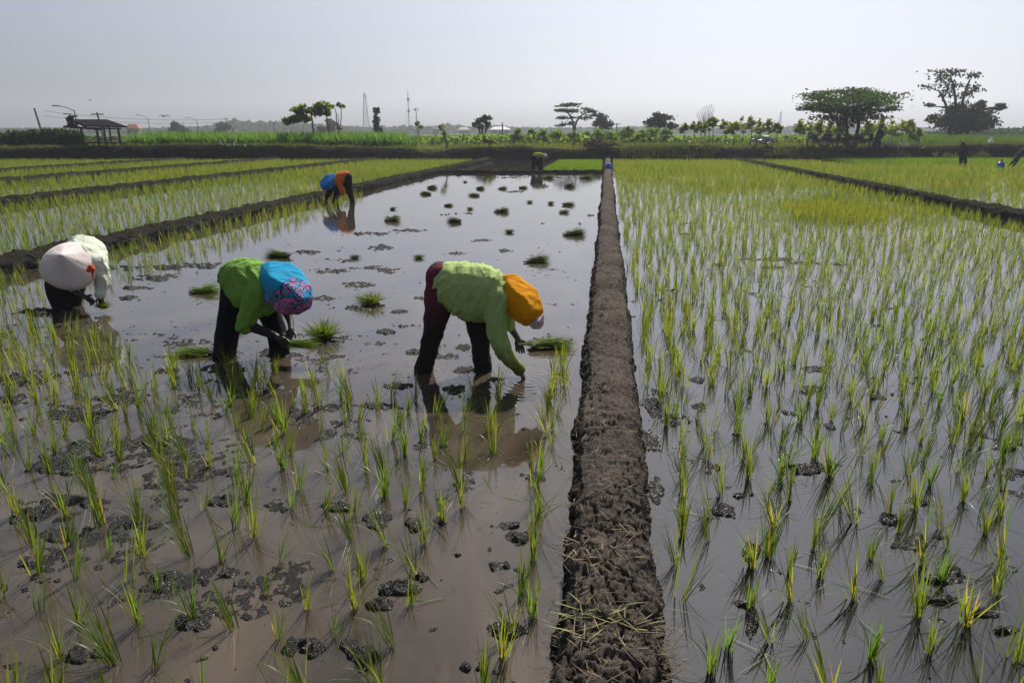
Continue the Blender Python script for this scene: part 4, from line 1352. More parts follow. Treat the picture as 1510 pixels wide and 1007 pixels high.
def small_person(label, group, base, chains, head, look, garments):
    """a person far off: skin with head and hands, clothes as children"""
    P = Pose(*base); B = P.B
    ch = [P.ch(*c) for c in chains]
    hc = P.j(*head); ch += head_chains(hc, Vector(look), Vector((0, 0, 1)) if abs(Vector(look).normalized().z) < .8 else Vector(RT))
    ex = MB()
    for c in chains:
        if len(c) == 3 and c[0][3] <= .05:          # an arm
            w_ = P.j(*c[-1][:3]); d_ = w_ - P.j(*c[-2][:3]); hand(ch, ex, w_, d_, RT, .5)
    body = put('person', blob('person', ch, 0.02, 3, ex), M_SKIN, B)
    tag(body, label, 'person', group)
    for nm_, gs, mat, hl in garments:
        if hl: me = blob(nm_, [], 0.018, 4, None, [hull_px(P, hl[0], hl[1], hl[2])])
        else: me = blob(nm_, [P.ch(*c) for c in gs], 0.018, 4)
        put(nm_, me, mat, B, body)


PA = person_A(); PB = person_B(); PC = person_C(); person_D()
small_person('tiny worker in yellow green top bent before the far embankment', 'people bent over planting rice', (789, 252.5),
             [[(788, 236, 0, .09), (788, 246, 0, .06), (786, 256, 0, .05)], [(792, 237, .1, .09), (797, 246, .1, .06), (795, 255, .1, .05)],
              [(787, 232, 0, .12), (795, 230, 0, .12), (801, 230, 0, .06)], [(798, 232, -.1, .05), (800, 241, -.1, .04), (801, 249, -.1, .03)]],
             (803, 230, 0), (0.6, 0, -0.6),
             [('shirt', [[(789, 230, 0, .15), (794, 229.5, 0, .16), (799, 230, 0, .14)]], C_YEL, None),
              ('trousers', [[(787, 234, 0, .19), (787, 244, 0, .13), (785, 255, 0, .10)], [(791, 235, .1, .2), (796, 245, .1, .14), (797, 255, .1, .10)], [(797, 234, -.05, .13), (800, 246, -.05, .07)]], C_BLACK, None),
              ('hat', None, C_LILAC, ([(800, 231, 0), (801, 226.5, 0), (805, 226, 0), (808, 231, 0), (803, 235, 0)], [(804, 230, 0)], .16))])
small_person('dark clothed person walking along the bright seedling bed on the right', None, (1419, 245),
             [[(1418, 223, 0, .09), (1417, 233, 0, .06), (1416, 245, 0, .05)], [(1421, 223, .1, .09), (1422, 233, .1, .06), (1423, 245, .1, .05)],
              [(1420, 223, 0, .12), (1419, 218, 0, .12), (1419, 213, 0, .06)], [(1422, 215, 0, .05), (1427, 220, 0, .04), (1429, 224, -.1, .03)]],
             (1419.5, 210.5, 0), (0.5, -1, -0.2),
             [('shirt', [[(1420, 224, 0, .14), (1420, 218, 0, .16), (1420, 214.5, 0, .15)], [(1422, 215, 0, .10), (1428, 219.5, 0, .08), (1430.5, 223, -.1, .06)], [(1417, 216, 0, .10), (1416, 222, 0, .08)]], C_GREYD, None),
              ('trousers', [[(1419, 224, 0, .19), (1417.5, 233, 0, .12), (1416, 245, 0, .08)], [(1421, 224, .1, .19), (1423, 233, .1, .12), (1424, 245, .1, .08)]], C_BLACK, None),
              ('hat', None, C_GREYD, ([(1416.5, 211, 0), (1418, 207.5, 0), (1421, 207.5, 0), (1422.5, 211, 0)], [(1419.5, 210, 0)], .14))])
small_person('dark figure standing on the embankment right of the parked motorbikes', None, (1294, 236.5),
             [[(1291, 206, 0, .09), (1290, 212, 0, .06), (1289, 218, 0, .05)], [(1295, 206, .1, .09), (1296, 212, .1, .06), (1296, 218, .1, .05)],
              [(1294, 205, 0, .12), (1296, 199, 0, .13), (1298, 192, 0, .06)], [(1300, 195, 0, .05), (1302, 200, 0, .04), (1299, 204, -.1, .03)]],
             (1299, 188.5, 0), (-0.7, -0.7, -0.3),
             [('shirt', [[(1294, 206, 0, .19), (1296, 199, 0, .22), (1297.5, 193.5, 0, .19)], [(1300, 195, 0, .10), (1302, 200, 0, .09), (1300, 203, -.1, .07)]], C_GREYD, None),
              ('trousers', [[(1293, 206, 0, .15), (1289.5, 212, 0, .11), (1287.5, 218, 0, .08)], [(1295, 206, .1, .15), (1297, 212, .1, .11), (1296, 218, .1, .09)]], C_BLACK, None),
              ('hat', None, C_BLACK, ([(1296, 189, 0), (1297.5, 185, 0), (1301, 185, 0), (1302.5, 189, 0)], [(1299, 187.5, 0)], .14))])
small_person('dark clothed worker bending at the right edge beside a blue sack', 'people bent over planting rice', (1506, 250),
             [[(1516, 226, 0, .09), (1519, 238, 0, .06), (1520, 250, 0, .05)], [(1521, 227, .1, .09), (1526, 238, .1, .06), (1528, 250, .1, .05)],
              [(1517, 224, 0, .12), (1510, 223, 0, .13), (1504, 226, 0, .06)], [(1504, 227, -.1, .05), (1496, 236, -.1, .04), (1488, 243, -.1, .03)], [(1506, 227, .1, .05), (1499, 238, .1, .04), (1492, 247, .1, .03)]],
             (1502, 228, 0), (-0.6, -0.3, -0.6),
             [('shirt', [[(1517, 223, 0, .17), (1511, 223, 0, .19), (1506, 225, 0, .16)], [(1504, 227, -.1, .10), (1496, 236, -.1, .08), (1490, 242, -.1, .06)], [(1506, 227, .1, .1), (1499, 238, .1, .08), (1494, 245, .1, .06)]], C_GREYD, None),
              ('trousers', [[(1516, 225, 0, .18), (1519, 238, 0, .13), (1520, 252, 0, .09)], [(1521, 226, .1, .18), (1526, 238, .1, .13), (1528, 252, .1, .09)]], C_BLACK, None),
              ('hat', None, C_GREYD, ([(1497, 230, 0), (1500, 224, 0), (1506, 224, 0), (1506, 231, 0)], [(1502, 227, 0)], .15))])


# ------------------------------------------------------------------ bundles of seedlings
def bundle_meshes(kind, i, shade=1.0):
    n = 340
    root = MB()
    if kind == 'lie':        # a tied sheaf lying on the mud: roots at one end, waist, leaves fanning out
        u = rng.normal(0, 1, (n, 2))
        base = np.stack([np.full(n, -0.20) + rng.normal(0, 0.015, n), u[:, 0] * 0.045, -0.01 + np.abs(u[:, 1]) * 0.055], -1)
        az = -u[:, 0] * 0.13 + rng.normal(0, 0.17, n); tilt = 1.60 + np.abs(u[:, 1]) * 0.08 - np.abs(rng.normal(0, 0.24, n)); cu = rng.normal(0.14, 0.14, n)
        L = rng.uniform(0.28, 0.50, n)
        for k in range(16):
            root.ball((-0.21 + random.gauss(0, .02), random.gauss(0, .045), 0.03 + random.uniform(0, .07)), (random.uniform(.02, .04), .022, .018), 7, 5)
        rb = np.stack([np.full(60, -.21), rng.normal(0, .045, 60), rng.uniform(.01, .12, 60)], -1)
        V, q, t = blade_arrays(rb, math.pi + rng.normal(0, .7, 60), rng.uniform(1.2, 1.7, 60), rng.uniform(0, .4, 60), rng.uniform(.03, .07, 60), np.full(60, .006), 3, np.ones((60, 3)), roll=rng.uniform(-1.5, 1.5, 60))
        root.add(V, q)
    elif kind == 'tuft':     # a bunch standing with its leaves spilling over all sides
        base = np.stack([rng.normal(0, .03, n), rng.normal(0, .03, n), np.full(n, .01)], -1)
        az = rng.uniform(0, 6.283, n); tilt = np.abs(rng.normal(0.55, 0.32, n)); cu = rng.uniform(0.2, 1.0, n)
        L = rng.uniform(0.14, 0.27, n)
        for k in range(10):
            root.ball((random.gauss(0, .04), random.gauss(0, .03), 0.012), (random.uniform(.03, .05), .03, .018), 7, 5)
    else:                    # a bunch lying with leaf tips splayed on both sides of its band
        s = np.where(rng.random(n) < .6, 1, -1)
        base = np.stack([rng.normal(0, .02, n), rng.normal(0, .03, n), -0.01 + np.abs(rng.normal(0, .05, n))], -1)
        az = np.where(s > 0, 0, math.pi) + rng.normal(0, .30, n); tilt = 1.57 - np.abs(rng.normal(0, .32, n)); cu = rng.normal(0.25, .2, n)
        L = np.where(s > 0, rng.uniform(.16, .30, n), rng.uniform(.08, .16, n))
        for k in range(9):
            root.ball((-.10 + random.gauss(0, .03), random.gauss(0, .03), 0.025), (random.uniform(.025, .045), .025, .02), 7, 5)
    y = np.clip(rng.normal(.35, .25, n), 0, 1)[:, None]
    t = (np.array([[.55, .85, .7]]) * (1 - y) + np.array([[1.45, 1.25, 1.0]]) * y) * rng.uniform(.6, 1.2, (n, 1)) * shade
    V, q, t = blade_arrays(base, az, tilt, cu, L, rng.uniform(.006, .011, n), 5, t, roll=rng.uniform(-1.5, 1.5, n))
    o = raw_mesh(V, q, M_BUNDLE, 'leaves', True, t); m1 = o.data; bpy.data.objects.remove(o)
    m2 = root.mesh('roots'); m2.materials.append(M_ROOT); m2.polygons.foreach_set('use_smooth', [True] * len(m2.polygons))
    return m1, m2


BM = {k: [bundle_meshes(k, i) for i in range(3)] for k in ('lie', 'tuft', 'splay')}
BMD = {k: [bundle_meshes(k, i, .5) for i in range(3)] for k in ('lie', 'tuft', 'splay')}     # for the far bundles: backlit shade put into the leaf tint


def bundle(px, py, wpx, rot, kind, label, zoff=0.0, group='bundles of rice seedlings lying in the open water', pos=None, tilt=None, flat=1.0):
    p = at(px, py, 0.0) if pos is None else np.array(pos)
    zc = proj(p)[2]
    s = wpx / FPX * zc / {'lie': .56, 'tuft': .42, 'splay': .42}[kind]
    o = empty('seedling_bundle', (p[0], p[1], p[2] + zoff), YAW + R_(rot), label, 'seedling bundle', group)
    if tilt is not None: o.rotation_euler = (0, tilt, YAW + R_(rot))
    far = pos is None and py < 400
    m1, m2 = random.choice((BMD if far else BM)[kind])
    if far and kind == 'tuft': flat *= .7
    for nm_, m in (('leaves', m1), ('roots', m2)):
        c = new_obj(nm_, m, o)
    o.scale = (s, s * random.uniform(.9, 1.1), s * flat * random.uniform(.75, 1.0) * (.85 if kind == 'tuft' else .9))


b = bundle
b(297, 432, 46, 10, 'splay', 'green bundle lying flat just behind the green-shirted woman')
b(408, 380, 44, 175, 'lie', 'dark bundle half hidden above the blue floral hat')
b(523, 381, 24, 40, 'tuft', 'small tufted bundle up right of the blue floral hat')
b(546, 449, 56, 20, 'tuft', 'mounded bundle midway between the two front women')
b(478, 500, 66, 0, 'tuft', 'large bushy bundle right of the hands of the blue-hatted woman')
b(284, 523, 68, 185, 'lie', 'bright flat bundle left of the black trouser leg', flat=.8)
b(352, 484, 34, 0, 'tuft', 'yellowish bundle seen between the legs of the blue-hatted woman')
b(617, 381, 24, 60, 'tuft', 'dark ball-shaped bundle up left of the bent lime back')
b(789, 387, 38, 5, 'splay', 'hourglass bundle just above the orange hood')
b(843, 347, 36, 8, 'splay', 'wide shaggy bundle close to the bund')
b(751, 343, 20, 70, 'tuft', 'small round bundle in bright water above the lime shirt')
b(669, 328, 26, 170, 'lie', 'wedge-shaped dark bundle left of centre in the open water')
b(576, 326, 26, 4, 'splay', 'long low bundle right of the reflection of the blue hat')
b(579, 309, 14, 30, 'tuft', 'tiny round bundle right of the distant orange-shirted worker')
b(737, 313, 24, 2, 'splay', 'dumbbell bundle in open water left of the upright bundle')
b(693, 309, 14, 10, 'tuft', 'little dark bundle left of the dumbbell bundle')
b(662, 304, 16, 0, 'lie', 'thin pointed bundle amid mud specks left of centre')
b(627, 287, 20, 175, 'lie', 'bundle with upright spikes nearest the left bund')
b(638, 278, 18, 0, 'lie', 'pale leaf bundle beside the left bund, behind a spiky one')
b(698, 289, 20, 160, 'lie', 'triangular bundle below two pale small ones')
b(709, 279, 15, 0, 'lie', 'small bundle left in the far group of three in a row')
b(740, 279, 14, 5, 'splay', 'small bundle in the middle of the far group of three in a row')
b(772, 278, 15, 0, 'lie', 'small bundle right in the far group of three in a row')
b(841, 276, 20, 0, 'lie', 'tadpole-shaped bundle with a thin tail close to the far bund')
b(781, 299, 14, 80, 'tuft', 'upright dark bundle standing in the middle of the bright water')
b(812, 301, 15, 40, 'tuft', 'diamond-shaped bundle right of the upright dark one')
b(839, 303, 22, 0, 'lie', 'club-shaped bundle near the bund, upper of a close pair')
b(830, 314, 18, 20, 'splay', 'stubby bundle near the bund, lower of a close pair')
b(686, 269, 10, 0, 'tuft', 'tiny bundle at the far left of the open water')
b(862, 263, 22, 0, 'splay', 'dark ragged bundle below the small seedling bed')
b(806, 263, 22, 0, 'splay', 'flat dark bundle below the tiny yellow green worker')
b(815, 513, 78, 4, 'lie', 'long bundle lying between the planting woman and the bund', flat=.9)
b(822, 552, 22, 0, 'splay', 'few loose seedlings floating right of the planting hand', flat=.4)
HG = 'seedlings held in the hands of the women'
p = PB.j(444, 503, -.2); b(446, 503, 66, -8, 'lie', 'pale seedlings held out by the woman in the blue floral hat', 0, HG, pos=p - UPV * 0.05, flat=.8)
p = PC.j(151, 447, -.15); b(151, 447, 30, 0, 'tuft', 'seedlings hanging from the hand of the woman in the conical hat', 0, HG, pos=p - UPV * 0.06)
p = PA.j(776, 503, .03); b(780, 503, 34, 10, 'lie', 'thin seedlings held in the far hand of the orange-hooded woman', 0, HG, pos=p - UPV * 0.03, flat=.5)
# ------------------------------------------------------------------ trees
def zat(px, py, D): return at_d(px, py, D)[2]


def tree(name, label, px, D, base_z, trunk, clumps, leaf=0.25, tint=(1, 1, 1), group=None, cat='tree', mat=None, bark=None, dens=1.0, flat=0.0, limbs=True, tr=0.12, sub=7, depth=1.0):
    """trunk: list of stems, each a list of (px,py); clumps: (px, py, rx, ry, n) in photo pixels at distance D"""
    m = D / FPX * 1.03
    B = at_d(px, 200, D); B = np.array([B[0], B[1], base_z])
    root = empty(name, B, 0, label, cat, group)
    tb = MB()
    forks = []
    for st in trunk:
        pts = [at_d(a, c, D + random.uniform(-.3, .3)) for a, c in st]
        pts[0] = at_d(st[0][0], 200, D); pts[0][2] = base_z - 0.1
        pp = [p + np.array([random.gauss(0, .02), random.gauss(0, .02), 0]) * (i > 0) for i, p in enumerate(catmull(pts, 5))]
        rad = [tr * (1 - 0.6 * i / (len(pp) - 1)) for i in range(len(pp))]
        tb.tube(pp, rad, 8)
        forks += [(p, r) for p, r in zip(pp[len(pp) // 2:], rad[len(pp) // 2:])]
    Ps, Ss = [], []
    for (a, c, rx, ry, n) in clumps:
        cen = at_d(a, c, D) + FW * random.uniform(-.6, .6) * rx * m * depth
        rad = np.array([rx * m, rx * m * depth, ry * m])
        n = int(n * dens)
        k = max(2, int(sub))
        u = rng.normal(size=(k, 3)); u /= np.linalg.norm(u, axis=1, keepdims=True); u *= rng.uniform(.35, .95, (k, 1))
        sc = u * rad
        loc = sc[rng.integers(0, k, n)] + rng.normal(size=(n, 3)) * rad * 0.27
        Ps.append(cen + loc[:, :1] * RT + loc[:, 1:2] * FW + loc[:, 2:] * UPV)
        if limbs and forks:
            f, r = min(forks, key=lambda t: np.linalg.norm(t[0] - cen) + 1.2 * max(0, t[0][2] - cen[2]))
            mid = (f + cen) / 2 + np.array([random.gauss(0, .1), random.gauss(0, .1), -.06 * np.linalg.norm(cen - f)])
            tb.tube(catmull([f, mid, cen], 4), np.linspace(min(r * .8, .4 * tr + .01), .018 + tr * .06, 9), 6)
            for q in sc[:4]:
                e = cen + q[0] * RT + q[1] * FW + q[2] * UPV
                tb.tube([cen, (cen + e) / 2 + np.array([0, 0, .05 * rad[2]]), e], [.02 + tr * .08, .015 + tr * .05, .008 + tr * .02], 5)
    tb.build('trunk', bark or M_BARK, root, True, B)
    if Ps:
        P = np.concatenate(Ps) - B
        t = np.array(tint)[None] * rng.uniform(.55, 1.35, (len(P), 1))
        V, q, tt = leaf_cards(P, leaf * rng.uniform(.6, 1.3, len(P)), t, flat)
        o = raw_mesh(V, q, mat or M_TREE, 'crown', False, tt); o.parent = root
    return root


BZ = 0.9
tree('shade_tree', 'broad flat-topped dark tree over the parked motorbikes', 1253, 54.8, BZ, [[(1251, 215), (1249, 196), (1247, 172), (1238, 150)], [(1262, 214), (1264, 196), (1268, 172), (1280, 155)]],
     [(1253, 136, 42, 5, 800), (1218, 143, 32, 6, 700), (1288, 143, 36, 6, 700), (1202, 154, 24, 5, 460), (1250, 150, 50, 7, 1100), (1303, 155, 26, 5.5, 500), (1188, 160, 12, 3, 160), (1320, 160, 11, 3, 160),
      (1232, 163, 36, 7, 900), (1278, 163, 36, 7, 900), (1225, 175, 26, 6, 480), (1268, 175, 28, 7, 520), (1248, 182, 18, 6, 260)], .24, (1.0, 1.2, .75), tr=.17, flat=.4, sub=12)
tree('dark_tree', 'dark half-bare tree with a creeper-choked base at far right', 1415, 82, GZ, [[(1412, 200), (1410, 170), (1408, 140), (1402, 112)], [(1425, 200), (1432, 175), (1450, 162), (1474, 158)], [(1404, 200), (1398, 165), (1385, 135)], [(1418, 200), (1420, 150), (1430, 118)]],
     [(1398, 180, 30, 12, 1500), (1425, 184, 32, 10, 1500), (1410, 166, 20, 12, 900), (1452, 168, 20, 7, 600), (1474, 158, 12, 4, 220), (1440, 155, 10, 5, 220), (1462, 176, 14, 6, 260), (1376, 176, 9, 5, 160), (1374, 155, 8, 3, 60), (1442, 186, 16, 7, 400),
      (1403, 106, 22, 5, 130), (1385, 116, 18, 6, 120), (1430, 112, 13, 5, 80), (1412, 124, 20, 8, 130), (1372, 128, 12, 5, 60), (1438, 132, 12, 5, 70), (1392, 136, 18, 7, 90), (1424, 140, 16, 7, 80)], .38, (.5, .55, .6), tr=.22, sub=9)
tree('rain_tree', 'wide grey-green umbrella-shaped tree left of a small round tree', 847, 105, GZ, [[(846, 204), (846, 190), (843, 175), (835, 164)], [(846, 200), (849, 182), (860, 168)]],
     [(847, 156, 22, 2.5, 260), (828, 163, 11, 2.5, 150), (868, 163, 14, 3, 190), (880, 170, 9, 2.5, 120), (848, 164, 18, 3, 200), (826, 174, 9, 2.5, 90), (857, 174, 16, 3, 140), (838, 182, 9, 2.5, 60), (828, 185, 8, 2, 50)], .42, (.55, .58, .6), tr=.22, flat=.4)
tree('round_tree', 'small round dark tree just right of the umbrella-shaped one', 888, 110, GZ, [[(888, 204), (888, 190), (888, 180)]], [(888, 176, 8, 6, 260), (880, 182, 7, 6, 200), (897, 184, 7, 6, 200), (889, 186, 11, 5, 220)], .45, (.55, .62, .6), tr=.2)
tree('dense_tree', 'dense dark spreading tree standing alone in the distance', 972, 92, GZ, [[(972, 205), (971, 190), (970, 178)]], [(970, 172, 10, 6, 300), (982, 175, 11, 6, 300), (960, 182, 12, 6, 320), (988, 185, 9, 5, 260), (973, 184, 18, 6, 400)], .4, (.5, .6, .58), tr=.2)
tree('bare_tree', 'leafless grey tree behind a row of slender young trees', 1042, 110, GZ, [[(1040, 205), (1040, 194), (1040, 186)]] + [[(1040, 205), (1040 + a * .1, 190), (1040 + a * .5, 178 + random.uniform(-3, 3)), (1040 + a, b + random.uniform(-2, 2))] for a, b in [(-14, 169), (-11, 164), (-8, 162), (-5, 160), (-2, 158), (1, 157), (4, 156), (7, 154), (10, 154), (13, 156), (14, 162), (-3, 168), (6, 166), (10, 168)]], [], tr=.07, bark=M_GREYPOLE)
tree('round_tree', 'lone round open-crowned tree right of the towers', 711, 84, GZ, [[(712, 205), (711, 194), (711, 184)], [(712, 198), (705, 186)], [(712, 196), (719, 182)]], [(705, 180, 6, 5, 140), (716, 177, 7, 5, 170), (719, 184, 5, 5, 120), (708, 188, 6, 4, 100), (700, 184, 3, 3, 50), (713, 173, 5, 2.5, 60)], .36, (.55, .6, .6), tr=.16)
tree('column_tree', 'dark narrow column of creeper-covered trunk', 557, 88, GZ, [[(556, 206), (555, 185), (554, 163)]], [(554, 166, 4, 6, 200), (555, 176, 4.5, 8, 260), (556, 188, 5, 8, 300), (558, 198, 6, 7, 300), (562, 199, 3.5, 5, 120), (552, 162, 1.6, 3, 40), (558, 162, 1.6, 3, 40)], .3, (.5, .6, .6), tr=.2, limbs=False)
tree('broadleaf_tree', 'leaning broad-leaved tree with thin trunks above the maize', 463, 60, GZ, [[(464, 212), (462, 190), (459, 170), (452, 164)], [(486, 212), (484, 190), (482, 172), (478, 162)]],
     [(430, 178, 10, 3.5, 130), (441, 172, 12, 4, 170), (437, 164, 9, 4, 140), (451, 162, 9, 4.5, 150), (464, 160, 7, 5, 120), (476, 157, 9, 5, 150), (482, 166, 6, 5, 90), (470, 168, 7, 4, 70), (452, 174, 9, 4, 110), (424, 181, 5, 2, 50)], .42, (.8, .85, .7), mat=M_PALE, bark=M_BARKP, tr=.09)
tree('thin_tree', 'spindly forked tree with few leaves beside the broad-leaved tree', 498, 62, GZ, [[(498, 212), (499, 185), (500, 168)], [(499, 185), (496, 168), (492, 160)], [(499, 178), (503, 165), (504, 158)]], [(490, 157, 6, 2, 24), (500, 155, 5, 2.5, 34), (507, 158, 3, 2, 14), (484, 158, 4, 2, 16), (501, 189, 5, 1.5, 16)], .36, (.6, .7, .6), mat=M_PALE, bark=M_BARKP, tr=.05)
tree('papaya_tree', 'tall thin papaya with a small head beside the antenna mast', 617, 90, GZ, [[(617, 208), (617, 195), (616, 184)]], [(616, 183, 3.5, 3, 60), (620, 187, 4, 2, 40)], .5, (.8, .9, .8), mat=M_PALE, bark=M_BARKP, tr=.09)
tree('young_tree', 'short young tree with a dark trunk on the embankment left of centre', 657, 54, BZ, [[(658, 218), (658, 208), (655, 198), (652, 190)]], [(652, 188, 4, 3.5, 60), (655, 196, 4, 4, 70), (649, 186, 2, 2, 24)], .2, (1, 1, .9), mat=M_PALE, tr=.07)
tree('bush', 'rounded green bush on the embankment right of the short young tree', 720, 54.6, BZ, [[(720, 216), (720, 210)], [(722, 216), (725, 208)]], [(717, 206, 6, 5, 220), (725, 208, 7, 5, 220), (714, 203, 3, 3, 70)], .2, (.9, .95, .8), cat='bush', mat=M_PALE, tr=.04)
tree('bush', 'bushy small shrub on the embankment right of the bund end', 936, 54.6, BZ, [[(936, 216), (936, 208)]], [(932, 206, 7, 4, 150), (940, 203, 6, 5, 150), (948, 207, 5, 3, 80)], .2, (.9, .95, .7), cat='bush', mat=M_PALE, tr=.03)
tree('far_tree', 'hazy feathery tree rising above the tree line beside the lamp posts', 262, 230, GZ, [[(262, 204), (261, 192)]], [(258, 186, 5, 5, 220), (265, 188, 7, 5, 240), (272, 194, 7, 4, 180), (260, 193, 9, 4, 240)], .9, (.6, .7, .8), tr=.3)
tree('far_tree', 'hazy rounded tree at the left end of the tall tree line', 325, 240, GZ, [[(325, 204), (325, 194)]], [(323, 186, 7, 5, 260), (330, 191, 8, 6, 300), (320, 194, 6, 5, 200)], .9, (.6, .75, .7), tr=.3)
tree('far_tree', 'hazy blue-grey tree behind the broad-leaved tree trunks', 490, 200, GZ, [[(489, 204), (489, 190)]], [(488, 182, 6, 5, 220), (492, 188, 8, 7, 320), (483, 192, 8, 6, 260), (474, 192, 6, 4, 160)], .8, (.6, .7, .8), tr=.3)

for i, (x, y, r) in enumerate([(763, 196, 6), (783, 195, 5), (801, 196, 7), (822, 194, 8), (846, 197, 7), (866, 196, 8), (884, 195, 9), (902, 197, 8), (926, 192, 8), (946, 195, 6), (962, 192, 8), (982, 192, 7)]):
    tree('shrub', f'{["leafy", "open", "round", "bushy"][i % 4]} pale green shrub, {ORD[i].replace("nearest", "").strip() or "first"} from the left in the line behind the embankment', x, 72 + (i * 7) % 9, GZ,
         [[(x, 208), (x + 1, y)]], [(x, y + random.uniform(-3, 2), r * random.uniform(.5, 1), r * .6, 100), (x + 4, y + 4, r * random.uniform(.7, 1.3), r * .6, 120), (x - 5, y + 4, r * random.uniform(.7, 1.2), r * .6, 120), (x + random.uniform(-3, 3), y + 8, r * 1.2, r * .5, 110)], .3, (.75, .9, .75), 'pale shrubs behind the embankment', 'shrub', M_PALE, M_BARKP, tr=.05)

ORD2 = ['first', 'second', 'third', 'fourth', 'fifth', 'sixth', 'seventh', 'eighth', 'ninth', 'tenth', 'eleventh', 'twelfth', 'thirteenth']
for i, (x, y, r) in enumerate([(1008, 186, 6), (1023, 185, 5), (1034, 184, 6), (1046, 182, 8), (1052, 177, 5), (1069, 187, 8), (1082, 187, 8), (1095, 184, 9), (1108, 180, 8), (1121, 187, 9), (1134, 185, 9), (1146, 187, 7)]):
    tree('slender_tree', f'slender pale-leaved young tree, {ORD2[i]} from the left in the open row', x, 58 + (i * 5) % 6, GZ,
         [[(x, 214), (x + random.uniform(-1, 1), 200), (x + random.uniform(-1.5, 1.5), y)]], [(x + random.uniform(-2, 2), y + random.uniform(-2, 2), r * random.uniform(.6, .95), r * .55, 90), (x + r * .7, y + random.uniform(1, 6), r * random.uniform(.5, .9), r * .45, 60), (x - r * .7, y + random.uniform(1, 6), r * random.uniform(.5, .9), r * .45, 60), (x + random.uniform(-3, 3), y - r * random.uniform(.4, .9), r * .4, r * .4, 30), (x + random.uniform(-4, 4), y + 9, r * .5, r * .3, 24)], .26, (1, 1, .8),
         'slender young trees in a row', 'tree', M_PALE, M_BARKP, tr=.045)
for i, (x, y, r) in enumerate([(1180, 184, 7), (1193, 186, 9), (1209, 184, 9), (1224, 187, 9), (1238, 188, 8), (1283, 186, 9), (1300, 184, 9), (1315, 187, 9), (1330, 186, 9), (1342, 184, 8), (1352, 195, 7)]):
    tree('slender_tree', f'slender sunlit young tree, {ORD2[i]} from the left behind the flat-topped tree', x, 60 + (i * 5) % 6, GZ,
         [[(x, 214), (x + random.uniform(-1, 1), 200), (x + random.uniform(-1.5, 1.5), y)]], [(x, y + random.uniform(-2, 2), r * .8, r * .65, 110), (x + r * .6, y + random.uniform(2, 8), r * .8, r * .5, 80), (x - r * .6, y + random.uniform(2, 8), r * .8, r * .5, 80), (x + random.uniform(-3, 3), y - r * .5, r * .4, r * .4, 30), (x + random.uniform(-4, 4), y + 12, r * .8, r * .4, 50)], .27, (1.05, 1.1, .7),
         'slender young trees behind the flat-topped tree', 'tree', M_PALE, M_BARKP, tr=.045)


def leaf_mass(name, label, cat, prof, D, n, size, tint, dd, kind='stuff', mat=None, base_z=GZ):
    """a continuous mass of foliage whose top follows prof [(px, py)]"""
    xs = np.array([p[0] for p in prof], float); ys = np.array([p[1] for p in prof], float)
    u = rng.uniform(xs[0], xs[-1], n)
    top = np.interp(u, xs, ys)
    dp = D + rng.uniform(-dd, dd, n)
    X = np.stack([at_d(a, 200, d) for a, d in zip(u, dp)])
    zt = np.array([zat(a, c, D) for a, c in zip(u, top)]) * 1.0
    zt = base_z + (zt - base_z) * (1 + .22 * fbm(u * .11, dp * 0, 7, 3) + .15 * fbm(u * .5, dp * 0, 8, 2))
    X[:, 2] = base_z + (zt - base_z) * np.sqrt(rng.random(n)) * rng.uniform(.85, 1, n)
    t = np.array(tint)[None] * rng.uniform(.55, 1.3, (n, 1))
    o0 = X.mean(0) * [1, 1, 0]
    V, q, tt = leaf_cards(X - o0, size * rng.uniform(.6, 1.3, n), t, 0.1, 1.3)
    o = raw_mesh(V, q, mat or M_TREE, name, False, tt); o.location = o0
    return tag(o, label, cat, None, kind if kind == 'stuff' else None)


TL = [(-200, 190), (0, 191), (90, 190), (150, 188), (200, 192), (250, 189), (300, 189), (335, 180), (350, 178), (372, 181), (400, 180), (425, 182), (455, 183), (500, 187), (540, 189), (575, 190), (590, 187), (625, 189), (648, 187),
      (660, 184), (690, 188), (735, 186), (760, 190), (850, 190), (900, 190), (935, 188), (1000, 190), (1100, 190), (1170, 188), (1250, 187), (1330, 190), (1420, 192), (1510, 192), (1750, 191)]
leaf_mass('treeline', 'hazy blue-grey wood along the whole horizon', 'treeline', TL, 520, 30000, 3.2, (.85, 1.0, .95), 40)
leaf_mass('low_scrub', 'dark line of low scrub across the middle distance', 'scrub', [(-150, 203), (100, 203), (300, 204), (650, 204), (900, 205), (1100, 205), (1700, 203)], 105, 16000, .7, (.8, 1.0, .6), 6)
leaf_mass('low_scrub', 'uneven band of green bushes before the tree line, centre to right', 'scrub', [(600, 203), (680, 200), (760, 199), (840, 200), (900, 199), (960, 198), (1010, 202), (1100, 201), (1200, 199), (1330, 197), (1400, 200)], 82, 12000, .5, (.75, .95, .7), 5, mat=M_PALE)
leaf_mass('hedge', 'dark green bushy hedge left of the open shelter', 'hedge', [(-60, 200), (0, 197), (40, 194), (70, 192), (95, 191), (112, 194), (124, 198)], 62, 5500, .42, (.6, .75, .6), 1.8, 'thing')
leaf_mass('hedge', 'low grassy green hedge at the far right edge beyond the dark tree', 'hedge', [(1350, 197), (1400, 194), (1470, 190), (1560, 190), (1640, 190)], 150, 5000, .9, (.8, 1.0, .6), 5, 'thing')


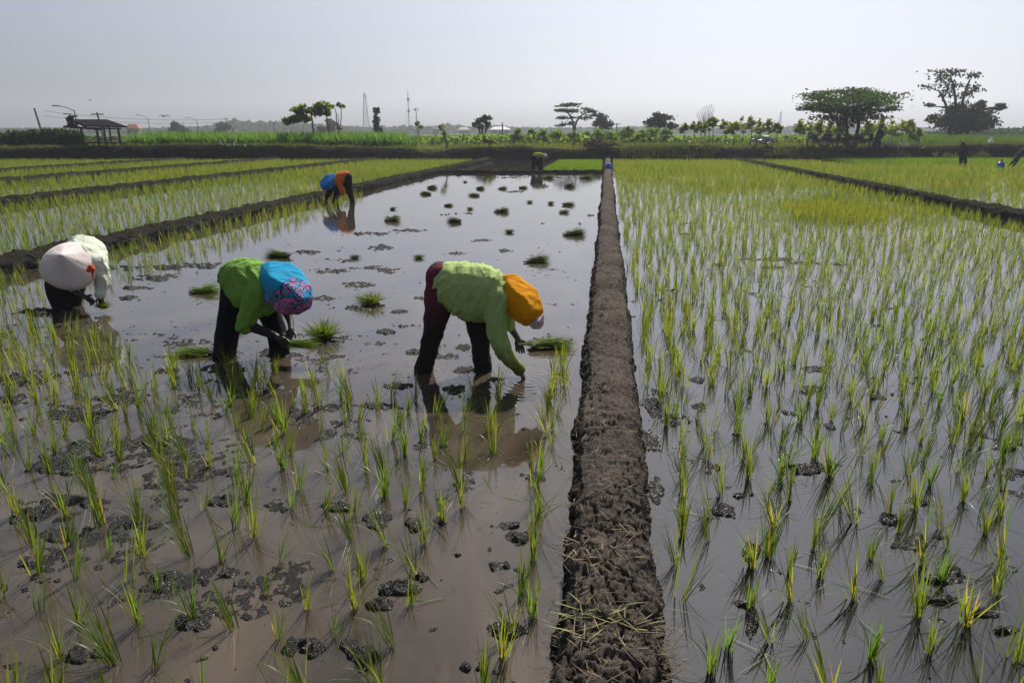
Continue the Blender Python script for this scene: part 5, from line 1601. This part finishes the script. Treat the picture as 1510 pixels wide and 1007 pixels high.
# ------------------------------------------------------------------ masts, lamps, poles, buildings
def lattice(px, top, D, w, label):
    B = at_d(px, 200, D); B[2] = GZ
    h = zat(px, top, D) - GZ
    root = empty('lattice_tower', B, 0.3, label, 'tower')
    mb = MB(); n = 12
    for sx in (-1, 1):
        for sy in (-1, 1):
            mb.tube([(sx * w, sy * w, 0), (sx * w * .25, sy * w * .25, h)], [.16, .10], 5)
    mb.build('legs', M_STEEL, root)
    br = MB()
    for i in range(n):
        a, c = i / n, (i + 1) / n
        wa, wc = w * (1 - .75 * a), w * (1 - .75 * c)
        cs = [(-1, -1), (1, -1), (1, 1), (-1, 1)]
        for k in range(4):
            p, q = cs[k], cs[(k + 1) % 4]
            br.tube([(p[0] * wa, p[1] * wa, a * h), (q[0] * wc, q[1] * wc, c * h)], .07, 4)
            br.tube([(q[0] * wa, q[1] * wa, a * h), (p[0] * wc, p[1] * wc, c * h)], .07, 4)
            br.tube([(p[0] * wc, p[1] * wc, c * h), (q[0] * wc, q[1] * wc, c * h)], .07, 4)
    br.build('braces', M_STEEL, root)
    an = MB()
    for k in range(3):
        a = k * 2.1
        an.box((math.cos(a) * .7, math.sin(a) * .7, h - 1.5), (.3, .3, 2.0))
    an.tube([(0, 0, h), (0, 0, h + 1.5)], .05, 5)
    an.build('antenna', M_STEEL, root)


lattice(541, 138, 400, 1.9, 'tall grey lattice tower left of the dark column tree')
lattice(1148, 165, 700, 1.6, 'very faint thin lattice tower far right of the young tree row')


def mast(px, top, D, label, heads):
    B = at_d(px, 200, D); B[2] = GZ
    h = zat(px, top, D) - GZ
    root = empty('radio_mast', B, 0, label, 'mast')
    MB().tube([(0, 0, 0), (0, 0, h)], [.22, .12], 6).build('pole', M_STEEL, root)
    a = MB()
    for (z, r) in heads:
        for k in range(3):
            w_ = k * 2.094
            a.box((math.cos(w_) * r, math.sin(w_) * r, z * h), (.25, .25, .07 * h), w_)
            a.tube([(0, 0, z * h - .02 * h), (math.cos(w_) * r, math.sin(w_) * r, z * h)], .05, 4)
    a.build('antenna', M_STEEL, root)
    g = MB()
    for k in range(3):
        w_ = k * 2.094 + .4
        for z in ((.5, .95) if len(heads) > 1 else ()):
            g.tube([(0, 0, z * h), (math.cos(w_) * h * .25, math.sin(w_) * h * .25, 0)], .025, 3)
    if g.n: g.build('guy_wire', M_STEEL, root)


mast(604, 134, 330, 'thin tall guyed mast, tallest on the skyline', [(.55, .4), (.8, .4)])
mast(615, 159, 260, 'shorter mast with a cluster of antennas at its head', [(.93, .8)])


def lamp_post(px, top, D, label, arms, base_py=None):
    B = at_d(px, 200, D); B[2] = GZ
    h = zat(px, top, D) - GZ
    root = empty('street_lamp', B, YAW, label, 'street lamp', 'street lamps behind the fields')
    MB().tube([(0, 0, 0), (0, 0, h)], [.11, .06], 8).build('pole', M_GREYPOLE, root)
    for s in arms:
        MB().tube([(0, 0, h - .1), (s * .9, 0, h + .35), (s * 2.0, 0, h + .55)], .05, 6).build('arm', M_GREYPOLE, root)
        MB().box((s * 2.3, 0, h + .56), (.9, .28, .14)).build('lamp_head', M_STEEL, root)


lamp_post(222, 174, 170, 'grey street lamp with one long arm left of the flying bird', [-1])
lamp_post(293, 177, 180, 'street lamp with a left arm right of the feathery hazy tree', [-1])
lamp_post(116, 163, 95, 'street lamp rising behind the junk end of the shelter roof', [-1])
lamp_post(497, 160, 400, 'faint distant street lamp behind the spindly forked tree', [1])


def pole(px, top, D, label, lean=0.0, arm=True):
    B = at_d(px, 200, D); B[2] = GZ
    h = zat(px, top, D) - GZ
    root = empty('utility_pole', B, YAW, label, 'pole', 'poles behind the fields')
    MB().tube([(0, 0, 0), (-lean * h, 0, h)], [.13, .09], 8).build('post', M_GREYPOLE, root)
    if arm: MB().box((-lean * h * .94, 0, h * .94), (1.4, .1, .12)).build('crossarm', M_GREYPOLE, root)


pole(65, 160, 75, 'leaning dark pole above the hedge at far left', .13, False)
pole(154, 166, 80, 'pole leaning behind the shelter roof', .12)
pole(741, 181, 110, 'thin pole beside the lone round tree', 0, False)
pole(336, 174, 180, 'pole standing before the tall part of the tree line', 0)
pole(405, 181, 170, 'pole left of the broad-leaved tree', 0, False)
pole(909, 182, 120, 'pole right of the small round dark tree', 0)
pole(563, 185, 120, 'short pole right of the dark column tree', 0)


def wires():
    for px0, px1, py0, py1, D, lab in ((65, 336, 164, 176, 150, 'upper thin power line across the left sky'), (65, 336, 171, 180, 150, 'lower thin power line across the left sky')):
        a, c = at_d(px0, py0, D), at_d(px1, py1, D)
        pts = []
        for i in range(13):
            t = i / 12; p = a * (1 - t) + c * t; p[2] -= .8 * 4 * t * (1 - t); pts.append(p)
        tag(MB().tube(pts, .03, 4).build('power_line', M_BLACK), lab, 'power line', 'power lines')


wires()


def house(px, py_eave, py_ridge, wpx, D, label, roofmat, name='house'):
    m = D / FPX * 1.03
    B = at_d(px, 200, D); B[2] = GZ
    w_, h, r = wpx * m, zat(px, py_eave, D) - GZ, zat(px, py_ridge, D) - GZ
    h = max(h, 2.4); r = max(r, h + 1.2)
    d = w_ * .6
    root = empty(name, B, YAW + .12, label, 'house')
    MB().box((0, 0, h / 2), (w_, d, h)).build('wall', M_WALL, root)
    o = .5
    v = [(-w_ / 2 - o, -d / 2 - o, h + .003), (w_ / 2 + o, -d / 2 - o, h + .003), (w_ / 2 + o, d / 2 + o, h + .003), (-w_ / 2 - o, d / 2 + o, h + .003), (-w_ / 2 + d * .3, 0, r), (w_ / 2 - d * .3, 0, r)]
    MB().add(v, [(0, 3, 2, 1), (0, 1, 5, 4), (2, 3, 4, 5), (1, 2, 5), (3, 0, 4)]).build('roof', roofmat, root)
    for k in (-.3, .3):
        MB().box((k * w_, -d / 2 - .02, h * .55), (w_ * .14, .08, h * .4)).build('window', M_WINDOW, root)
    MB().box((0, -d / 2 - .02, h * .4), (w_ * .1, .08, h * .78)).build('door', M_WOOD, root)


house(198, 199, 193.5, 15, 210, 'house with faded red roof right of the shelter', M_TILE)
house(642, 191, 186.5, 9, 330, 'narrow grey building among hazy trees right of the masts', M_STEEL)
house(737, 192, 187, 26, 300, 'long grey building behind the thin pole', M_STEEL)
house(684, 193, 190, 14, 330, 'low pale house left of the lone round tree', M_STEEL)


# ------------------------------------------------------------------ open shelter
def shelter():
    D = 54.2
    B = at_d(146, 200, D); B[2] = 0.95
    root = empty('shelter', B, YAW, 'open dark field shelter with sloping roof on posts', 'shelter')
    m = D / FPX * 1.03

    def lp(px, py, d): return at_d(px, py, D + d) - B
    Rz = np.array([[math.cos(-YAW), -math.sin(-YAW), 0], [math.sin(-YAW), math.cos(-YAW), 0], [0, 0, 1]])
    L = lambda px, py, d: Rz @ lp(px, py, d)
    a, b_, c, d = L(122, 187, -.3), L(188, 188.5, -.3), L(158, 178, 3.2), L(107, 178, 3.2)
    up = np.array([0, 0, .09])
    MB().add([a, b_, c, d, a + up, b_ + up, c + up, d + up], [(3, 2, 1, 0), (4, 5, 6, 7), (0, 1, 5, 4), (1, 2, 6, 5), (2, 3, 7, 6), (3, 0, 4, 7)]).build('roof', M_ROOF, root)
    bm_ = MB(); bm_.tube([L(118, 189, 0), L(178, 190, 0)], .06, 6); bm_.tube([L(108, 181, 3), L(158, 181, 3)], .06, 6); bm_.build('beam', M_WOOD, root)
    for px, py, dd in ((142, 189, 0), (174, 189, 0), (152, 183, 2.8), (119, 188, 0.2), (160, 184, 2.8)):
        q = L(px, py, dd)
        MB().tube([(q[0], q[1], -.1), (q[0], q[1], q[2] + .03)], [.09, .08] if dd < 1 else [.07, .06], 8).build('post', M_WOOD, root)
    q0, q1 = L(119, 216, 0), L(172, 216, 0)
    MB().box(((q0[0] + q1[0]) / 2, 1.2, .28), (q1[0] - q0[0], 2.2, .12)).build('platform', M_WOOD, root)
    for k in (0.1, .9):
        MB().box((q0[0] + (q1[0] - q0[0]) * k, .3, .1), (.14, .14, .3)).build('foot', M_WOOD, root)
    ru = MB()
    for i in range(5):
        q = L(100 + i * 11, 187 + i * .9, .1)
        ru.box(q, (.5, .3, .16), random.uniform(-.4, .4))
    ru.build('hanging_rail', M_WOOD, root)
    # junk stacked at the left end
    j = empty('junk_stack', at_d(104, 180, D), YAW, 'dark boards and rags stacked at the left end of the shelter roof', 'junk')
    bd, rg = MB(), MB()
    o = at_d(104, 180, D)
    for px, py, sx, sz in ((100, 168.5, .45, .06), (107, 172, .6, .1), (103, 176, .4, .25), (105, 180, .45, .2), (104, 185, .3, .25), (112, 184, .3, .08), (118, 182, .5, .07)):
        p = Rz @ (at_d(px, py, D) - o)
        bd.box(p, (sx, .35, sz), random.uniform(-.3, .3), tilt=((0, 1, 0), random.uniform(-.15, .15)))
    bd.tube([Rz @ (at_d(104, 190, D) - o), Rz @ (at_d(103, 168, D) - o)], .05, 6)
    bd.build('board', M_WOOD, j)
    for px, py in ((103, 174), (106, 178), (104, 183), (110, 187)):
        p = Rz @ (at_d(px, py, D) - o)
        rg.ball(p, (.16, .12, .16), 8, 6)
    rg.build('rag', M_BLACK, j)


shelter()


# ------------------------------------------------------------------ motorbikes
def motorbike(label, pos, rz, paint, s=1.0):
    r = empty('motorbike', pos, rz, label, 'motorbike', 'motorbikes parked on the embankment')
    r.scale = (s, s, s)
    for x in (-.62, .62):
        wl = empty('wheel', (x, 0, .28)); wl.parent = r
        n = 20; ty = MB()
        prof = [(.28 + .05 * math.cos(a), .05 * math.sin(a)) for a in np.linspace(0, 2 * math.pi, 9)]
        ty.lathe(prof, n, (np.array([[1, 0, 0], [0, 0, 1], [0, -1, 0]]), (0, 0, 0)))
        ty.build('tyre', M_BLACK, wl, True)
        rm = MB().lathe([(.22, -.03), (.25, 0), (.22, .03)], n, (np.array([[1, 0, 0], [0, 0, 1], [0, -1, 0]]), (0, 0, 0)))
        for k in range(5): rm.tube([(0, 0, 0), (.23 * math.cos(k * 1.257), 0, .23 * math.sin(k * 1.257))], .015, 5)
        rm.build('rim', M_STEEL, wl)
    bd = MB()
    bd.ball((-.42, 0, .62), (.42, .13, .14), 14, 8); bd.ball((.1, 0, .45), (.42, .12, .12), 12, 8)
    bd.tube([(.38, 0, .42), (.46, 0, .75), (.42, 0, .92)], [.12, .13, .09], 10)
    bd.ball((-.05, 0, .36), (.26, .11, .14), 12, 8)
    o = bd.build('body', paint, r, True)
    MB().ball((-.3, 0, .78), (.40, .13, .07), 14, 8).build('seat', M_BLACK, r, True)
    fd = MB(); fd.ball((.62, 0, .56), (.26, .07, .08), 12, 8); fd.build('fender', paint, r, True)
    fk = MB()
    for y in (-.08, .08): fk.tube([(.62, y, .28), (.44, y, .9)], .02, 6)
    fk.build('fork', M_STEEL, r, True)
    MB().tube([(.30, -.34, 1.0), (.40, -.15, 1.0), (.42, 0, .96), (.40, .15, 1.0), (.30, .34, 1.0)], .018, 6).build('handlebar', M_BLACK, r, True)
    MB().ball((.50, 0, .86), (.06, .09, .08), 10, 8).build('headlight', M_SILVER, r, True)
    for y in (-.3, .3):
        mr_ = MB(); mr_.tube([(.34, y, 1.0), (.32, y, 1.15)], .008, 5); mr_.ball((.32, y, 1.18), (.015, .06, .04), 8, 6); mr_.build('mirror', M_BLACK, r, True)
    MB().tube([(-.1, -.13, .25), (-.75, -.15, .38)], [.035, .05], 8).build('exhaust', M_STEEL, r, True)
    MB().tube([(-.05, .05, .3), (-.1, .28, .0)], .015, 5).build('stand', M_STEEL, r)


def on_bank(px, D): q = at_d(px, 200, D); return (q[0], q[1], 0.93)


motorbike('silver scooter parked alone on the grassy bank left of the flat-topped tree', (*on_bank(1124, 53.9)[:2], .93), YAW + 2.7, M_SILVER, .95)
motorbike('dark blue motorbike at the left end of the bikes under the flat-topped tree', on_bank(1208, 53.8), YAW + .25, M_BLUEP, 1.1)
motorbike('black motorbike parked side-on left of the tree trunk', on_bank(1228, 53.6), YAW + .1, M_BLACK, 1.1)
motorbike('red motorbike parked against the tree trunk', on_bank(1244, 53.9), YAW + 2.0, M_REDP, 1.1)
motorbike('dark motorbike parked right of the tree trunk', on_bank(1275, 53.8), YAW - .3, M_BLACK, 1.1)


# ------------------------------------------------------------------ small things
def heap(name, label, cat, c, r, n, mat, L, tw):
    mb = MB()
    for i in range(n):
        p = np.array([random.gauss(0, r[0]), random.gauss(0, r[1]), abs(random.gauss(0, r[2]))])
        d = np.array([random.gauss(0, 1), random.gauss(0, .6), random.gauss(0, .5)]); d /= np.linalg.norm(d)
        l = random.uniform(*L)
        mb.tube([p - d * l / 2, p + np.array([0, 0, random.uniform(-.1, .12)]), p + d * l / 2], [tw, tw * 1.2, tw * .4], 5)
    o = mb.build(name, mat); o.location = c
    return tag(o, label, cat)


heap('root_heap', 'heap of dug up roots and earth on the embankment at the bund end', 'heap', (*at_d(882, 200, 53.2)[:2], 1.0), (.55, .3, .22), 90, simple('dry_roots', (.09, .06, .045), .9, .1), (.3, .8), .035)
heap('branch_pile', 'pile of pale cut branches on the embankment below the standing dark figure', 'pile', (*at_d(1312, 200, 53.2)[:2], .95), (.9, .3, .12), 60, simple('pale_wood', (.36, .33, .29), .85, .1), (.4, 1.1), .03)
heap('branch_pile', 'pale rubble and stalks lying on the embankment above the maize edge', 'pile', (*at_d(335, 200, 53.4)[:2], 1.0), (.7, .2, .06), 26, simple('bleached_wood', (.4, .37, .33), .85, .1), (.3, .9), .03)


def bag(name, label, pos, size, mat, top, cat):
    r = empty(name, pos, .3, label, cat)
    b_ = MB(); s = size
    b_.ball((0, 0, s * .42), (s * .5, s * .42, s * .46), 16, 10); b_.ball((s * .18, 0, s * .25), (s * .38, s * .4, s * .27), 12, 8); b_.ball((-s * .2, .02, s * .25), (s * .34, s * .36, s * .26), 12, 8)
    me = remesh(b_, s * .05, 2, name)
    for v in me.vertices: v.co += v.normal * (s * .05 * mnoise.noise(v.co * (6 / s)))
    me.materials.append(mat); me.polygons.foreach_set('use_smooth', [True] * len(me.polygons))
    new_obj('sack', me, r)
    t = MB().lathe([(s * .30, s * .76), (s * .16, s * .90), (s * .10, s * .96), (s * .17, s * 1.08), (s * .22, s * 1.2), (s * .10, s * 1.22), (.001, s * 1.1)], 14)
    t.build('tied_top', top, r, True)


q = at(897, 249, .2); bag('plastic_bag', 'blue plastic bag with white top standing on the far end of the bund', (q[0], q[1], .19), .36, M_BLUEBAG, M_WHITEBAG, 'bag')
q = at(1475, 248, .05); bag('plastic_sack', 'round blue sack with orange top near the right edge', (q[0], q[1], .05), .42, M_BLUEBAG, M_ORANGEBAG, 'sack')
q = at_d(1463, 200, 60); bag('plastic_bag', 'crumpled white bag lying in grass below the dark tree', (q[0], q[1], 1.0), .5, M_WHITEBAG, M_WHITEBAG, 'bag')


def bird(label, px, py, D, s, rz, flap):
    p = at_d(px, py, D)
    r = MB()
    r.ball((0, 0, 0), (.28 * s, .08 * s, .08 * s), 10, 7); r.ball((.28 * s, 0, .03 * s), (.08 * s, .06 * s, .06 * s), 8, 6)
    r.tube([(.34 * s, 0, .03 * s), (.45 * s, 0, .02 * s)], [.02 * s, .004], 5)
    r.add([(-.22 * s, -.03 * s, 0), (-.5 * s, -.1 * s, .01), (-.5 * s, .1 * s, .01), (-.22 * s, .03 * s, 0), (-.22 * s, -.03 * s, .02), (-.5 * s, -.1 * s, .03), (-.5 * s, .1 * s, .03), (-.22 * s, .03 * s, .02)],
          [(3, 2, 1, 0), (4, 5, 6, 7), (0, 1, 5, 4), (1, 2, 6, 5), (2, 3, 7, 6), (3, 0, 4, 7)])
    o = r.build('bird', M_FEATHER, None, True); o.location = p; o.rotation_euler = (0, .1, rz)
    tag(o, label, 'bird', 'birds in flight')
    for sg in (-1, 1):
        z1, z2 = flap
        w_ = MB()
        up = [(.12 * s, sg * .06 * s, .03 * s), (.05 * s, sg * .4 * s, z1 * s), (-.1 * s, sg * .85 * s, z2 * s), (-.16 * s, sg * .8 * s, z2 * s), (-.15 * s, sg * .4 * s, z1 * s), (-.12 * s, sg * .06 * s, .03 * s)]
        lo_ = [(a, c, e - .02 * s) for a, c, e in up]
        w_.add(up + lo_, [(0, 1, 4, 5), (1, 2, 3, 4), (11, 10, 7, 6), (10, 9, 8, 7)] + [(i, (i + 6), (i + 1) % 6 + 6, (i + 1) % 6) for i in range(6)])
        w_.build('wing', M_FEATHER, o)


bird('dark bird with drooping wings flying above the red-roofed house', 242, 172, 70, .75, YAW + 2.6, (.18, -.05))
bird('tiny bird high above the shelter roof', 133, 148, 95, .6, YAW + .4, (.1, .12))

# ------------------------------------------------------------------ light
SUN_EL, SUN_AZ = R_(47), R_(12)      # azimuth from +Y towards +X
sd = Vector((math.sin(SUN_AZ) * math.cos(SUN_EL), math.cos(SUN_AZ) * math.cos(SUN_EL), math.sin(SUN_EL)))
ld = bpy.data.lights.new('sun', 'SUN'); ld.energy = 5.0; ld.angle = R_(0.6); ld.color = (1.0, 0.95, 0.86)
lo = bpy.data.objects.new('sun', ld); COL.objects.link(lo)
lo.rotation_euler = (-sd).to_track_quat('-Z', 'Y').to_euler()
w = bpy.data.worlds.new('World'); scene.world = w; w.use_nodes = True
nt = w.node_tree; nt.nodes.clear()
sk = nt.nodes.new('ShaderNodeTexSky'); sk.sky_type = 'NISHITA'; sk.sun_disc = False
sk.sun_elevation = SUN_EL; sk.sun_rotation = SUN_AZ
sk.air_density = 1.0; sk.dust_density = 3.0; sk.ozone_density = 1.5
hs = nt.nodes.new('ShaderNodeHueSaturation'); hs.inputs['Saturation'].default_value = 0.45
bg_ = nt.nodes.new('ShaderNodeBackground'); bg_.inputs['Strength'].default_value = 0.073
wo = nt.nodes.new('ShaderNodeOutputWorld')
nt.links.new(sk.outputs[0], hs.inputs['Color']); mxw = nt.nodes.new('ShaderNodeMix'); mxw.data_type = 'RGBA'; mxw.blend_type = 'MULTIPLY'; mxw.inputs[0].default_value = 1.0
mxw.inputs[7].default_value = (0.92, 0.955, 1.08, 1)
nt.links.new(hs.outputs[0], mxw.inputs[6]); nt.links.new(mxw.outputs[2], bg_.inputs['Color']); nt.links.new(bg_.outputs[0], wo.inputs['Surface'])

# air
def make_haze():
    t = NT('hazy_air')
    pv = t.n('ShaderNodeVolumePrincipled')
    pv.inputs['Color'].default_value = (0.84, 0.89, 1.0, 1); pv.inputs['Density'].default_value = 0.00055
    pv.inputs['Anisotropy'].default_value = 0.6
    t.l(pv.outputs[0], t.out.inputs['Volume'])
    mb = MB().box((0, 560, 27.5), (2400, 1300, 59))
    o = mb.build('haze', t.m)
    tag(o, 'thin pale haze in the air over the fields', 'haze', None, 'stuff')


make_haze()

scene.view_settings.view_transform = 'Standard'
scene.view_settings.look = 'None'
scene.view_settings.exposure = 0.32
scene.view_settings.gamma = 1.0
scene.cycles.use_denoising = True
scene.cycles.max_bounces = 8
scene.cycles.volume_bounces = 1
scene.cycles.transparent_max_bounces = 8
scene.cycles.caustics_reflective = False
scene.cycles.caustics_refractive = False
scene.cycles.sample_clamp_indirect = 4.0
